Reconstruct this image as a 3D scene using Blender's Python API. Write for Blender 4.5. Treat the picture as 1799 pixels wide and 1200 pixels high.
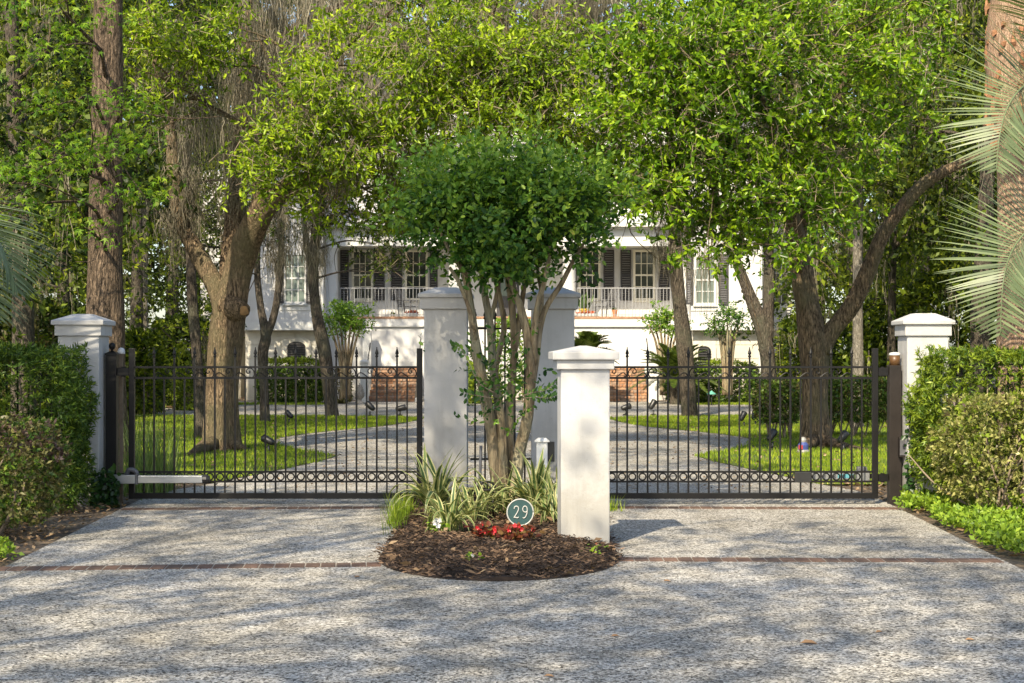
import bpy, bmesh, math, random
import numpy as np
from mathutils import Vector, Matrix

random.seed(7)
RNG = np.random.default_rng(11)
for o in list(bpy.data.objects):
    bpy.data.objects.remove(o)
SC = bpy.context.scene
COL = SC.collection
R = math.radians

# ------------------------------------------------------------------ camera, sky, sun, exposure
F, H, CX, CY = 2880.0, 1.43, 899.5, 628.0       # focal length in photo pixels, eye height, vanishing point
cam = bpy.data.cameras.new('camera')
cam.sensor_width = 36.0
cam.lens = 36.0 * F / 1799.0
cam.shift_y = (CY - 600.0) / 1799.0
cam.clip_start, cam.clip_end = 0.1, 1000.0
camo = bpy.data.objects.new('camera', cam)
COL.objects.link(camo)
camo.location = (0, 0, H)
camo.rotation_euler = (R(90), 0, 0)
SC.camera = camo

SUN_EL, SUN_AZ = R(40), R(22)                    # azimuth: sun stands behind the camera, this far to its left
world = bpy.data.worlds.new('World')
SC.world = world
world.use_nodes = True
wn = world.node_tree
for n in list(wn.nodes):
    wn.nodes.remove(n)
sky = wn.nodes.new('ShaderNodeTexSky')
sky.sky_type = 'NISHITA'
sky.sun_disc = False
sky.dust_density = 1.6
sky.ozone_density = 1.0
sky.sun_elevation = SUN_EL
sky.sun_rotation = R(180) + SUN_AZ
bg = wn.nodes.new('ShaderNodeBackground')
bg.inputs['Strength'].default_value = 0.14
wo = wn.nodes.new('ShaderNodeOutputWorld')
wn.links.new(sky.outputs[0], bg.inputs['Color'])
wn.links.new(bg.outputs[0], wo.inputs['Surface'])

SUND = Vector((-math.sin(SUN_AZ) * math.cos(SUN_EL), -math.cos(SUN_AZ) * math.cos(SUN_EL), math.sin(SUN_EL)))
sl = bpy.data.lights.new('sun', 'SUN')
sl.energy = 4.4
sl.angle = R(0.53)
sl.color = (1.0, 0.875, 0.66)
so = bpy.data.objects.new('sun', sl)
COL.objects.link(so)
so.rotation_euler = SUND.to_track_quat('Z', 'Y').to_euler()

SC.view_settings.view_transform = 'Standard'
SC.view_settings.look = 'None'
SC.view_settings.exposure = 0.93
SC.view_settings.gamma = 1.0
SC.cycles.max_bounces = 8
SC.cycles.diffuse_bounces = 4
SC.cycles.transmission_bounces = 4
SC.cycles.use_denoising = True


def W(x, y, Z):
    return Vector(((x - CX) * Z / F, Z, H - (y - CY) * Z / F))


def G(x, y):
    Z = H * F / (y - CY)
    return Vector(((x - CX) * Z / F, Z, 0))


# ------------------------------------------------------------------ materials
MATS = {}


class NT:
    def __init__(self, name):
        m = bpy.data.materials.new(name)
        m.use_nodes = True
        self.m, self.t = m, m.node_tree
        self.b = self.t.nodes['Principled BSDF']
        self.out = self.t.nodes['Material Output']
        MATS[name] = m

    def n(self, kind, **kw):
        nd = self.t.nodes.new(kind)
        for k, v in kw.items():
            if k in nd.inputs:
                nd.inputs[k].default_value = v
            else:
                setattr(nd, k, v)
        return nd

    def l(self, a, b):
        self.t.links.new(a, b)

    def noise(self, scale, detail=4, rough=0.55, vec=None):
        nd = self.n('ShaderNodeTexNoise')
        nd.inputs['Scale'].default_value = scale
        nd.inputs['Detail'].default_value = detail
        nd.inputs['Roughness'].default_value = rough
        if vec is not None:
            self.l(vec, nd.inputs['Vector'])
        return nd

    def coords(self, scale=(1, 1, 1), kind='Object'):
        tc = self.n('ShaderNodeTexCoord')
        mp = self.n('ShaderNodeMapping')
        mp.inputs['Scale'].default_value = scale
        self.l(tc.outputs[kind], mp.inputs['Vector'])
        return mp.outputs[0]

    def ramp(self, fac, stops):
        r = self.n('ShaderNodeValToRGB')
        e = r.color_ramp.elements
        while len(e) < len(stops):
            e.new(0.5)
        for el, (p, c) in zip(e, stops):
            el.position = p
            el.color = (*c, 1) if len(c) == 3 else c
        self.l(fac, r.inputs[0])
        return r.outputs[0]

    def mix(self, fac, a, b, mode='MIX'):
        x = self.n('ShaderNodeMix', data_type='RGBA', blend_type=mode)
        for sock, v in ((x.inputs[0], fac), (x.inputs[6], a), (x.inputs[7], b)):
            if hasattr(v, 'is_output'):
                self.l(v, sock)
            elif isinstance(v, (int, float)):
                sock.default_value = v
            else:
                sock.default_value = (*v, 1)
        return x.outputs[2]

    def bump(self, h, strength=0.3, dist=0.02):
        b = self.n('ShaderNodeBump')
        b.inputs['Strength'].default_value = strength
        b.inputs['Distance'].default_value = dist
        self.l(h, b.inputs['Height'])
        self.l(b.outputs[0], self.b.inputs['Normal'])

    def col(self, c):
        if hasattr(c, 'is_output'):
            self.l(c, self.b.inputs['Base Color'])
        else:
            self.b.inputs['Base Color'].default_value = (*c, 1)

    def set(self, **kw):
        for k, v in kw.items():
            self.b.inputs[k.replace('_', ' ')].default_value = v
        return self


def m_leaf(name, dark, mid, light, trans=0.35, rough=0.38, nscale=0.9):
    dead = tuple(.5 * a + .5 * b for a, b in zip(light, (.4, .22, .06)))
    t = NT(name)
    geo = t.n('ShaderNodeNewGeometry')
    tc = t.coords()
    ns = t.noise(nscale, 3, 0.6, tc)
    ad = t.n('ShaderNodeMath', operation='MULTIPLY_ADD')
    t.l(geo.outputs['Random Per Island'], ad.inputs[0])
    ad.inputs[1].default_value = 0.62
    sub = t.n('ShaderNodeMath', operation='MULTIPLY_ADD')
    t.l(ns.outputs[0], sub.inputs[0])
    sub.inputs[1].default_value = 0.9
    sub.inputs[2].default_value = -0.26
    t.l(sub.outputs[0], ad.inputs[2])
    c = t.ramp(ad.outputs[0], [(0.12, dark), (0.5, mid), (0.90, light), (0.985, light), (1.0, dead)])
    t.col(c)
    t.set(Roughness=rough)
    t.b.inputs['Specular IOR Level'].default_value = 0.30
    tr = t.n('ShaderNodeBsdfTranslucent')
    cc = t.mix(1.0, c, (1.25, 1.25, 0.55), 'MULTIPLY')
    t.l(cc, tr.inputs[0])
    mx = t.n('ShaderNodeMixShader')
    mx.inputs[0].default_value = trans
    t.l(t.b.outputs[0], mx.inputs[1])
    t.l(tr.outputs[0], mx.inputs[2])
    t.l(mx.outputs[0], t.out.inputs['Surface'])
    return t.m


def m_plain(name, c, rough=0.5, metal=0.0, var=0.0, nscale=8, bump=0.0, bscale=60, spec=None):
    t = NT(name)
    if var:
        ns = t.noise(nscale, 5, 0.6, t.coords())
        lo = tuple(max(0, v * (1 - var)) for v in c)
        hi = tuple(min(1, v * (1 + var)) for v in c)
        t.col(t.ramp(ns.outputs[0], [(0.3, lo), (0.7, hi)]))
    else:
        t.col(c)
    if bump:
        nb = t.noise(bscale, 4, 0.6, t.coords())
        t.bump(nb.outputs[0], bump, 0.01)
    t.set(Roughness=rough, Metallic=metal)
    if spec is not None:
        t.b.inputs['Specular IOR Level'].default_value = spec
    return t.m


def m_bark(name, dark, light, moss=None, vs=1.0):
    t = NT(name)
    co = t.coords((9 * vs, 9 * vs, 1.7 * vs))
    vo = t.n('ShaderNodeTexVoronoi', feature='DISTANCE_TO_EDGE')
    vo.inputs['Scale'].default_value = 2.2
    wv = t.noise(3.0, 3, 0.6, co)
    ma = t.n('ShaderNodeVectorMath', operation='ADD')
    t.l(co, ma.inputs[0])
    t.l(wv.outputs['Color'], ma.inputs[1])
    t.l(ma.outputs[0], vo.inputs['Vector'])
    ns = t.noise(5.0, 6, 0.65, co)
    mul = t.n('ShaderNodeMath', operation='MULTIPLY_ADD')
    t.l(vo.outputs[0], mul.inputs[0])
    mul.inputs[1].default_value = 1.1
    t.l(ns.outputs[0], mul.inputs[2])
    c = t.ramp(mul.outputs[0], [(0.42, dark), (0.60, tuple(a * .6 + b * .4 for a, b in zip(dark, light))), (0.88, light)])
    if moss:
        n2 = t.noise(1.6, 4, 0.6, t.coords())
        f = t.ramp(n2.outputs[0], [(0.48, (0, 0, 0)), (0.66, (0.8, 0.8, 0.8))])
        c = t.mix(f, c, moss)
    t.col(c)
    t.set(Roughness=0.9)
    t.b.inputs['Specular IOR Level'].default_value = 0.15
    t.bump(mul.outputs[0], 1.0, 0.06)
    return t.m


def m_aggregate(name):
    t = NT(name)
    co = t.coords()
    v = t.n('ShaderNodeTexVoronoi')
    v.inputs['Scale'].default_value = 92
    t.l(co, v.inputs['Vector'])
    v2 = t.n('ShaderNodeTexVoronoi')
    v2.inputs['Scale'].default_value = 40
    t.l(co, v2.inputs['Vector'])
    rgb = t.n('ShaderNodeSeparateColor')
    t.l(v.outputs['Color'], rgb.inputs[0])
    rgb2 = t.n('ShaderNodeSeparateColor')
    t.l(v2.outputs['Color'], rgb2.inputs[0])
    a = t.ramp(rgb.outputs[0], [(0.0, (0.055, 0.05, 0.045)), (0.20, (0.14, 0.13, 0.115)), (0.33, (0.37, 0.355, 0.325)), (0.7, (0.56, 0.54, 0.495)), (1.0, (0.84, 0.81, 0.755))])
    b = t.ramp(rgb2.outputs[0], [(0.0, (0.6, 0.58, 0.55)), (0.3, (0.88, 0.88, 0.88)), (1.0, (1.1, 1.08, 1.05))])
    c = t.mix(1.0, a, b, 'MULTIPLY')
    tr = t.noise(1.0, 4, 0.6, t.coords((1.5, .12, 1)))
    ts = t.ramp(tr.outputs[0], [(0.35, (0.82, 0.81, 0.79)), (0.6, (1.0, 1.0, 1.0))])
    c = t.mix(1.0, c, ts, 'MULTIPLY')
    st = t.noise(0.55, 6, 0.62, co)
    s = t.ramp(st.outputs[0], [(0.3, (0.70, 0.69, 0.66)), (0.62, (1.0, 1.0, 1.0))])
    c = t.mix(1.0, c, s, 'MULTIPLY')
    st2 = t.noise(3.1, 6, 0.7, co)
    s2 = t.ramp(st2.outputs[0], [(0.32, (0.80, 0.78, 0.74)), (0.55, (1.0, 1.0, 1.0))])
    c = t.mix(1.0, c, s2, 'MULTIPLY')
    t.col(c)
    t.set(Roughness=0.85)
    t.b.inputs['Specular IOR Level'].default_value = 0.25
    t.bump(v.outputs['Distance'], 0.6, 0.006)
    return t.m


def m_stucco(name, c, dirt=0.25):
    t = NT(name)
    co = t.coords()
    n1 = t.noise(1.8, 5, 0.6, co)
    n2 = t.noise(1.0, 5, 0.65, t.coords((7, 7, 0.7)))
    lo = tuple(v * (1 - dirt) * k for v, k in zip(c, (1, 0.99, 0.96)))
    a = t.ramp(n1.outputs[0], [(0.28, lo), (0.55, c)])
    b = t.ramp(n2.outputs[0], [(0.30, (1 - dirt * 0.8,) * 3), (0.5, (1, 1, 1))])
    c2 = t.mix(1.0, a, b, 'MULTIPLY')
    tc = t.n('ShaderNodeTexCoord')
    sx = t.n('ShaderNodeSeparateXYZ')
    t.l(tc.outputs['Object'], sx.inputs[0])
    n3 = t.noise(9, 5, 0.7, co)
    ad = t.n('ShaderNodeMath', operation='MULTIPLY_ADD')
    t.l(n3.outputs[0], ad.inputs[0])
    ad.inputs[1].default_value = -0.7
    t.l(sx.outputs[2], ad.inputs[2])
    g = t.ramp(ad.outputs[0], [(0.0, (0.80, 0.78, 0.73)), (0.22, (0.95, 0.945, 0.93)), (0.45, (1, 1, 1))])
    n4 = t.noise(24, 6, 0.75, co)
    g2 = t.ramp(n4.outputs[0], [(0.28, (0.80, 0.79, 0.76)), (0.42, (1, 1, 1))])
    c2 = t.mix(1.0, c2, g, 'MULTIPLY')
    t.col(t.mix(0.8, c2, g2, 'MULTIPLY'))
    t.set(Roughness=0.85)
    t.b.inputs['Specular IOR Level'].default_value = 0.25
    nb = t.noise(170, 3, 0.6, co)
    t.bump(nb.outputs[0], 0.35, 0.006)
    return t.m


def m_brick(name, tints):
    t = NT(name)
    oi = t.n('ShaderNodeObjectInfo')
    c = t.ramp(oi.outputs['Random'], [(i / max(1, len(tints) - 1), k) for i, k in enumerate(tints)])
    n1 = t.noise(14, 5, 0.65, t.coords())
    s = t.ramp(n1.outputs[0], [(0.3, (0.6, 0.58, 0.55)), (0.65, (1.1, 1.1, 1.1))])
    t.col(t.mix(1.0, c, s, 'MULTIPLY'))
    t.set(Roughness=0.9)
    nb = t.noise(60, 4, 0.6, t.coords())
    t.bump(nb.outputs[0], 0.5, 0.01)
    return t.m


def m_ground(name):
    t = NT(name)
    co = t.coords()
    n1 = t.noise(0.8, 8, 0.7, co)
    v = t.n('ShaderNodeTexVoronoi')
    v.inputs['Scale'].default_value = 22
    t.l(co, v.inputs['Vector'])
    sp = t.n('ShaderNodeSeparateColor')
    t.l(v.outputs['Color'], sp.inputs[0])
    a = t.ramp(n1.outputs[0], [(0.3, (0.05, 0.038, 0.026)), (0.5, (0.11, 0.085, 0.06)), (0.7, (0.17, 0.14, 0.10))])
    b = t.ramp(sp.outputs[0], [(0.0, (0.5, 0.5, 0.5)), (0.6, (1, 1, 1)), (1.0, (1.9, 1.6, 1.3))])
    t.col(t.mix(1.0, a, b, 'MULTIPLY'))
    t.set(Roughness=0.95)
    t.bump(v.outputs['Distance'], 0.8, 0.02)
    return t.m


def m_lawn(name):
    t = NT(name)
    co = t.coords()
    n1 = t.noise(1.2, 6, 0.65, co)
    t.col(t.ramp(n1.outputs[0], [(0.3, (0.05, 0.065, 0.012)), (0.55, (0.10, 0.14, 0.02)), (0.75, (0.16, 0.17, 0.04))]))
    t.set(Roughness=0.95)
    nb = t.noise(90, 3, 0.6, co)
    t.bump(nb.outputs[0], 0.8, 0.03)
    return t.m


m_aggregate('aggregate')
m_stucco('stucco', (0.48, 0.475, 0.465), 0.18)
m_stucco('house_white', (0.64, 0.635, 0.625), 0.12)
m_stucco('house_cream', (0.62, 0.585, 0.50), 0.14)
m_ground('soil')
m_lawn('lawn_soil')
m_brick('band_brick', [(0.11, 0.07, 0.05), (0.16, 0.09, 0.06), (0.09, 0.062, 0.048), (0.19, 0.11, 0.075)])
m_brick('step_brick', [(0.36, 0.18, 0.10), (0.45, 0.24, 0.13), (0.26, 0.16, 0.11), (0.50, 0.29, 0.17), (0.30, 0.22, 0.17)])
m_plain('mortar', (0.30, 0.26, 0.21), 0.95, var=0.15)
m_plain('asphalt', (0.055, 0.055, 0.055), 0.95, var=0.3, nscale=30, bump=0.5, bscale=120)
m_plain('iron', (0.007, 0.0065, 0.0065), 0.45, 0.0, spec=0.28, var=0.35, nscale=5, bump=0.08, bscale=40)
m_plain('iron_worn', (0.017, 0.013, 0.011), 0.5, 0.0, spec=0.35, var=0.35, nscale=5, bump=0.1, bscale=40)
m_plain('aluminium', (0.42, 0.43, 0.44), 0.38, 0.7, var=0.08, nscale=6)
m_plain('grey_plastic', (0.10, 0.10, 0.11), 0.45, var=0.2)
m_plain('black_plastic', (0.018, 0.018, 0.018), 0.4, var=0.2)
m_plain('white_plastic', (0.55, 0.55, 0.54), 0.35, var=0.05)
m_plain('amber', (0.10, 0.05, 0.018), 0.4)
m_plain('blue_tape', (0.10, 0.32, 0.38), 0.4)
m_plain('shutter_paint', (0.045, 0.043, 0.046), 0.5, var=0.15)
m_plain('glass', (0.035, 0.042, 0.038), 0.06, spec=0.6)
m_plain('blind_glass', (0.16, 0.20, 0.18), 0.08, spec=0.6)
m_plain('white_paint', (0.62, 0.62, 0.60), 0.45, var=0.04)
m_plain('cream_paint', (0.74, 0.70, 0.58), 0.5, var=0.05)
m_plain('roofing', (0.07, 0.065, 0.06), 0.9, var=0.3, nscale=20, bump=0.6, bscale=40)
m_plain('rail_metal', (0.30, 0.30, 0.30), 0.5, var=0.1)
m_plain('grey_wood', (0.10, 0.10, 0.105), 0.6, var=0.2)
m_plain('terracotta', (0.52, 0.20, 0.08), 0.8, var=0.2)
m_plain('yellow_glaze', (0.50, 0.36, 0.05), 0.35, var=0.2)
m_plain('stone', (0.30, 0.28, 0.25), 0.9, var=0.35, nscale=15, bump=0.6)
m_plain('sign_teal', (0.022, 0.060, 0.062), 0.42, var=0.12, nscale=30)
m_plain('sign_white', (0.42, 0.42, 0.40), 0.4)
m_plain('copper_green', (0.12, 0.38, 0.30), 0.6, var=0.2)
m_plain('dead_leaf', (0.34, 0.20, 0.10), 0.8, var=0.5, nscale=3)
m_plain('twig', (0.22, 0.17, 0.12), 0.9, var=0.3)
m_plain('cut_wood', (0.30, 0.17, 0.07), 0.8, var=0.3, nscale=12)
m_plain('ornament_blue', (0.05, 0.07, 0.22), 0.4)
m_plain('ornament_red', (0.50, 0.05, 0.05), 0.4)
m_plain('ornament_white', (0.26, 0.25, 0.23), 0.5)
m_plain('flower_red', (0.45, 0.012, 0.02), 0.45, var=0.3)
m_plain('flower_white', (0.55, 0.55, 0.55), 0.5)
m_plain('flower_orange', (0.42, 0.10, 0.04), 0.5)
m_bark('oak_bark', (0.040, 0.029, 0.019), (0.36, 0.26, 0.16), (0.17, 0.15, 0.085))
m_bark('gum_bark', (0.032, 0.025, 0.018), (0.26, 0.19, 0.13))
m_bark('dark_bark', (0.04, 0.034, 0.028), (0.20, 0.165, 0.125), (0.13, 0.13, 0.09))
m_bark('myrtle_bark', (0.16, 0.12, 0.075), (0.42, 0.33, 0.20), (0.28, 0.27, 0.18), 0.35)
m_bark('palm_bark', (0.34, 0.21, 0.13), (0.68, 0.48, 0.33), None, 1.4)
m_bark('pale_bark', (0.16, 0.14, 0.11), (0.40, 0.36, 0.29))
m_plain('palm_fibre', (0.26, 0.13, 0.065), 0.95, var=0.5, nscale=12, bump=0.8)
m_leaf('oak_leaf', (0.022, 0.052, 0.005), (0.175, 0.285, 0.011), (0.48, 0.60, 0.028), 0.40)
m_leaf('oak_leaf_deep', (0.018, 0.046, 0.005), (0.125, 0.245, 0.011), (0.40, 0.55, 0.028), 0.40, 0.30)
m_leaf('gum_leaf', (0.04, 0.10, 0.010), (0.13, 0.26, 0.018), (0.32, 0.46, 0.03), 0.45, 0.5)
m_leaf('myrtle_leaf', (0.014, 0.050, 0.012), (0.055, 0.14, 0.022), (0.20, 0.32, 0.035), 0.30, 0.36, 2.2)
m_leaf('myrtle_leaf_light', (0.05, 0.12, 0.015), (0.15, 0.28, 0.03), (0.32, 0.44, 0.05), 0.38, 0.4)
m_leaf('hedge_leaf', (0.024, 0.055, 0.010), (0.080, 0.150, 0.020), (0.25, 0.34, 0.045), 0.25, 0.4, 2.5)
m_leaf('hedge_leaf_bright', (0.05, 0.085, 0.008), (0.16, 0.23, 0.018), (0.32, 0.40, 0.04), 0.28, 0.38, 2.5)
m_leaf('bronze_leaf', (0.055, 0.045, 0.022), (0.14, 0.13, 0.045), (0.30, 0.29, 0.10), 0.25, 0.42, 2.0)
m_leaf('bronze_tip', (0.075, 0.045, 0.045), (0.13, 0.085, 0.07), (0.20, 0.13, 0.085), 0.25, 0.45, 2.0)
m_leaf('variegated_leaf', (0.06, 0.085, 0.018), (0.23, 0.25, 0.06), (0.52, 0.48, 0.19), 0.28, 0.38, 2.0)
m_leaf('jasmine_leaf', (0.07, 0.13, 0.012), (0.19, 0.31, 0.025), (0.36, 0.46, 0.05), 0.3, 0.4, 2.0)
m_leaf('ivy_leaf', (0.012, 0.035, 0.010), (0.03, 0.075, 0.016), (0.07, 0.14, 0.03), 0.2, 0.35, 3)
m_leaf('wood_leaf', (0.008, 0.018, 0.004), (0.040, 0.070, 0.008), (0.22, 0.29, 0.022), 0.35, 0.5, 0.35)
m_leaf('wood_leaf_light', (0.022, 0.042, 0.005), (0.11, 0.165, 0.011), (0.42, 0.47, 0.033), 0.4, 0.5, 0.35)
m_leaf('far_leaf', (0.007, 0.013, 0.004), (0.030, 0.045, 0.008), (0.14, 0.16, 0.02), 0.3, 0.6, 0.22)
m_leaf('grass_blade', (0.07, 0.115, 0.010), (0.20, 0.30, 0.018), (0.42, 0.47, 0.04), 0.35, 0.5, 1.2)
m_leaf('tall_grass', (0.08, 0.13, 0.03), (0.17, 0.25, 0.06), (0.34, 0.38, 0.14), 0.35, 0.5, 2)
m_leaf('strap_green', (0.045, 0.085, 0.030), (0.085, 0.145, 0.045), (0.15, 0.21, 0.07), 0.25, 0.35, 3)
m_leaf('strap_cream', (0.27, 0.28, 0.11), (0.40, 0.40, 0.17), (0.54, 0.51, 0.25), 0.25, 0.35, 3)
m_leaf('palm_leaf', (0.075, 0.105, 0.05), (0.155, 0.20, 0.095), (0.29, 0.345, 0.18), 0.22, 0.4, 1.5)
m_leaf('sago_leaf', (0.03, 0.055, 0.012), (0.075, 0.12, 0.02), (0.19, 0.23, 0.04), 0.2, 0.3, 2)
m_leaf('begonia_leaf', (0.07, 0.018, 0.012), (0.15, 0.045, 0.02), (0.16, 0.14, 0.035), 0.25, 0.3, 6)
m_leaf('moss_strand', (0.09, 0.078, 0.056), (0.21, 0.185, 0.135), (0.40, 0.36, 0.275), 0.25, 0.9, 0.8)
m_leaf('mulch_chip', (0.016, 0.011, 0.008), (0.065, 0.043, 0.029), (0.26, 0.165, 0.10), 0.0, 0.9, 2.5)
m_leaf('litter_leaf', (0.09, 0.055, 0.03), (0.24, 0.155, 0.085), (0.44, 0.32, 0.19), 0.15, 0.8, 2)
M = MATS

# ------------------------------------------------------------------ mesh helpers


def link(o, parent=None):
    COL.objects.link(o)
    if parent is not None:
        o.parent = parent
    return o


def tag(o, label=None, cat=None, group=None, kind=None):
    if label:
        o['label'] = label
    if cat:
        o['category'] = cat
    if group:
        o['group'] = group
    if kind:
        o['kind'] = kind
    return o


def thing(name, label, cat, loc=(0, 0, 0), rz=0.0, group=None):
    o = bpy.data.objects.new(name, None)
    o.empty_display_size = 0.2
    link(o)
    o.location = loc
    o.rotation_euler = (0, 0, rz)
    return tag(o, label, cat, group)


def np_mesh(name, V, Q, mat, parent=None, smooth=False, mats=None, midx=None):
    """V (n,3), Q (m,k) uniform polygons"""
    me = bpy.data.meshes.new(name)
    V = np.ascontiguousarray(V, dtype=np.float32)
    Q = np.ascontiguousarray(Q, dtype=np.int32)
    me.vertices.add(len(V))
    me.vertices.foreach_set('co', V.ravel())
    m, k = Q.shape
    me.loops.add(m * k)
    me.loops.foreach_set('vertex_index', Q.ravel())
    me.polygons.add(m)
    me.polygons.foreach_set('loop_start', np.arange(0, m * k, k, dtype=np.int32))
    me.polygons.foreach_set('loop_total', np.full(m, k, dtype=np.int32))
    if smooth:
        me.polygons.foreach_set('use_smooth', np.ones(m, dtype=bool))
    for mm in (mats or [mat]):
        me.materials.append(M[mm])
    if midx is not None:
        me.polygons.foreach_set('material_index', np.ascontiguousarray(midx, dtype=np.int32))
    me.update(calc_edges=True)
    return link(bpy.data.objects.new(name, me), parent)


def catmull(pts, per=6):
    P = np.array(pts, float)
    if len(P) < 3:
        t = np.linspace(0, 1, per + 1)[:, None]
        return P[0] * (1 - t) + P[-1] * t
    P = np.vstack([2 * P[0] - P[1], P, 2 * P[-1] - P[-2]])
    out = []
    for i in range(1, len(P) - 2):
        p0, p1, p2, p3 = P[i - 1], P[i], P[i + 1], P[i + 2]
        for t in np.linspace(0, 1, per, endpoint=False):
            out.append(0.5 * ((2 * p1) + (-p0 + p2) * t + (2 * p0 - 5 * p1 + 4 * p2 - p3) * t * t + (-p0 + 3 * p1 - 3 * p2 + p3) * t ** 3))
    out.append(P[-2])
    return np.array(out)


class MB:
    def __init__(self):
        self.v, self.f, self.mi = [], [], []

    def add(self, verts, faces, mi=0):
        b = len(self.v)
        self.v += [tuple(map(float, p)) for p in verts]
        for f in faces:
            self.f.append(tuple(b + i for i in f))
            self.mi.append(mi)

    def box(self, x0, x1, y0, y1, z0, z1, mi=0):
        self.add([(x0, y0, z0), (x1, y0, z0), (x1, y1, z0), (x0, y1, z0), (x0, y0, z1), (x1, y0, z1), (x1, y1, z1), (x0, y1, z1)],
                 [(0, 3, 2, 1), (4, 5, 6, 7), (0, 1, 5, 4), (1, 2, 6, 5), (2, 3, 7, 6), (3, 0, 4, 7)], mi)

    def frustum(self, cx, cy, w0, w1, z0, z1, mi=0):
        a, b = w0 / 2, w1 / 2
        self.add([(cx - a, cy - a, z0), (cx + a, cy - a, z0), (cx + a, cy + a, z0), (cx - a, cy + a, z0),
                  (cx - b, cy - b, z1), (cx + b, cy - b, z1), (cx + b, cy + b, z1), (cx - b, cy + b, z1)],
                 [(0, 3, 2, 1), (4, 5, 6, 7), (0, 1, 5, 4), (1, 2, 6, 5), (2, 3, 7, 6), (3, 0, 4, 7)], mi)

    def tube(self, path, radii, n=8, lump=0.0, seed=0, mi=0, flare=0.0):
        P = np.array(path, float)
        rad = np.full(len(P), radii) if np.isscalar(radii) else np.array(radii, float)
        T = np.gradient(P, axis=0)
        T /= np.linalg.norm(T, axis=1)[:, None] + 1e-9
        up = np.array([0, 0, 1.0]) if abs(T[0][2]) < 0.9 else np.array([0, 1.0, 0])
        N = np.cross(T[0], up)
        N /= np.linalg.norm(N)
        vs = []
        for i in range(len(P)):
            N = N - T[i] * np.dot(N, T[i])
            N /= np.linalg.norm(N) + 1e-9
            B = np.cross(T[i], N)
            for k in range(n):
                a = 2 * math.pi * k / n
                r = rad[i]
                if lump:
                    h = P[i][2]
                    r *= 1 + lump * (0.6 * math.sin(3 * a + 1.7 * h + seed) + 0.5 * math.sin(5 * a - 2.3 * h + 2 * seed) + 0.4 * math.sin(2 * a + 4.1 * h + seed * 3))
                vs.append(P[i] + r * (math.cos(a) * N + math.sin(a) * B))
        fs = []
        for i in range(len(P) - 1):
            for k in range(n):
                k2 = (k + 1) % n
                fs.append((i * n + k, i * n + k2, (i + 1) * n + k2, (i + 1) * n + k))
        fs.append(tuple(range(n - 1, -1, -1)))
        fs.append(tuple((len(P) - 1) * n + k for k in range(n)))
        self.add(vs, fs, mi)

    def lathe(self, prof, c=(0, 0, 0), n=16, mi=0):
        vs, fs = [], []
        for r, z in prof:
            for k in range(n):
                a = 2 * math.pi * k / n
                vs.append((c[0] + r * math.cos(a), c[1] + r * math.sin(a), c[2] + z))
        for i in range(len(prof) - 1):
            for k in range(n):
                k2 = (k + 1) % n
                fs.append((i * n + k, i * n + k2, (i + 1) * n + k2, (i + 1) * n + k))
        fs.append(tuple(range(n - 1, -1, -1)))
        fs.append(tuple((len(prof) - 1) * n + k for k in range(n)))
        self.add(vs, fs, mi)

    def prism(self, pts2, y0, y1, mi=0):
        """polygon in XZ extruded along Y"""
        n = len(pts2)
        vs = [(x, y0, z) for x, z in pts2] + [(x, y1, z) for x, z in pts2]
        fs = [tuple(range(n)), tuple(range(2 * n - 1, n - 1, -1))]
        for i in range(n):
            j = (i + 1) % n
            fs.append((j, i, n + i, n + j))
        self.add(vs, fs, mi)

    def mesh(self, name, mats):
        me = bpy.data.meshes.new(name)
        me.from_pydata(self.v, [], self.f)
        for m in ([mats] if isinstance(mats, str) else mats):
            me.materials.append(M[m])
        me.polygons.foreach_set('material_index', self.mi)
        me.update()
        return me

    def build(self, name, mats, parent=None, smooth=False, bevel=0.0, seg=2):
        me = self.mesh(name, mats)
        if bevel:
            bm = bmesh.new()
            bm.from_mesh(me)
            bmesh.ops.recalc_face_normals(bm, faces=bm.faces)
            bmesh.ops.bevel(bm, geom=[e for e in bm.edges if len(e.link_faces) == 2 and e.calc_face_angle(0) > 0.5], offset=bevel, segments=seg, affect='EDGES', profile=0.6)
            bm.to_mesh(me)
            bm.free()
        if smooth:
            me.polygons.foreach_set('use_smooth', [True] * len(me.polygons))
        return link(bpy.data.objects.new(name, me), parent)


def boxo(name, mat, parent, x0, x1, y0, y1, z0, z1, bevel=0.0):
    b = MB()
    b.box(x0, x1, y0, y1, z0, z1)
    return b.build(name, mat, parent, bevel=bevel)


def tubeo(name, mat, parent, pts, r, n=8, smooth=True):
    b = MB()
    b.tube(pts, r, n)
    return b.build(name, mat, parent, smooth=smooth)


def inst(name, me, parent, loc=(0, 0, 0), rot=(0, 0, 0), scale=(1, 1, 1)):
    o = bpy.data.objects.new(name, me)
    link(o, parent)
    o.location, o.rotation_euler, o.scale = loc, rot, scale
    return o


# ------------------------------------------------------------------ leaves


def unit(a):
    return a / (np.linalg.norm(a, axis=-1, keepdims=True) + 1e-9)


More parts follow.
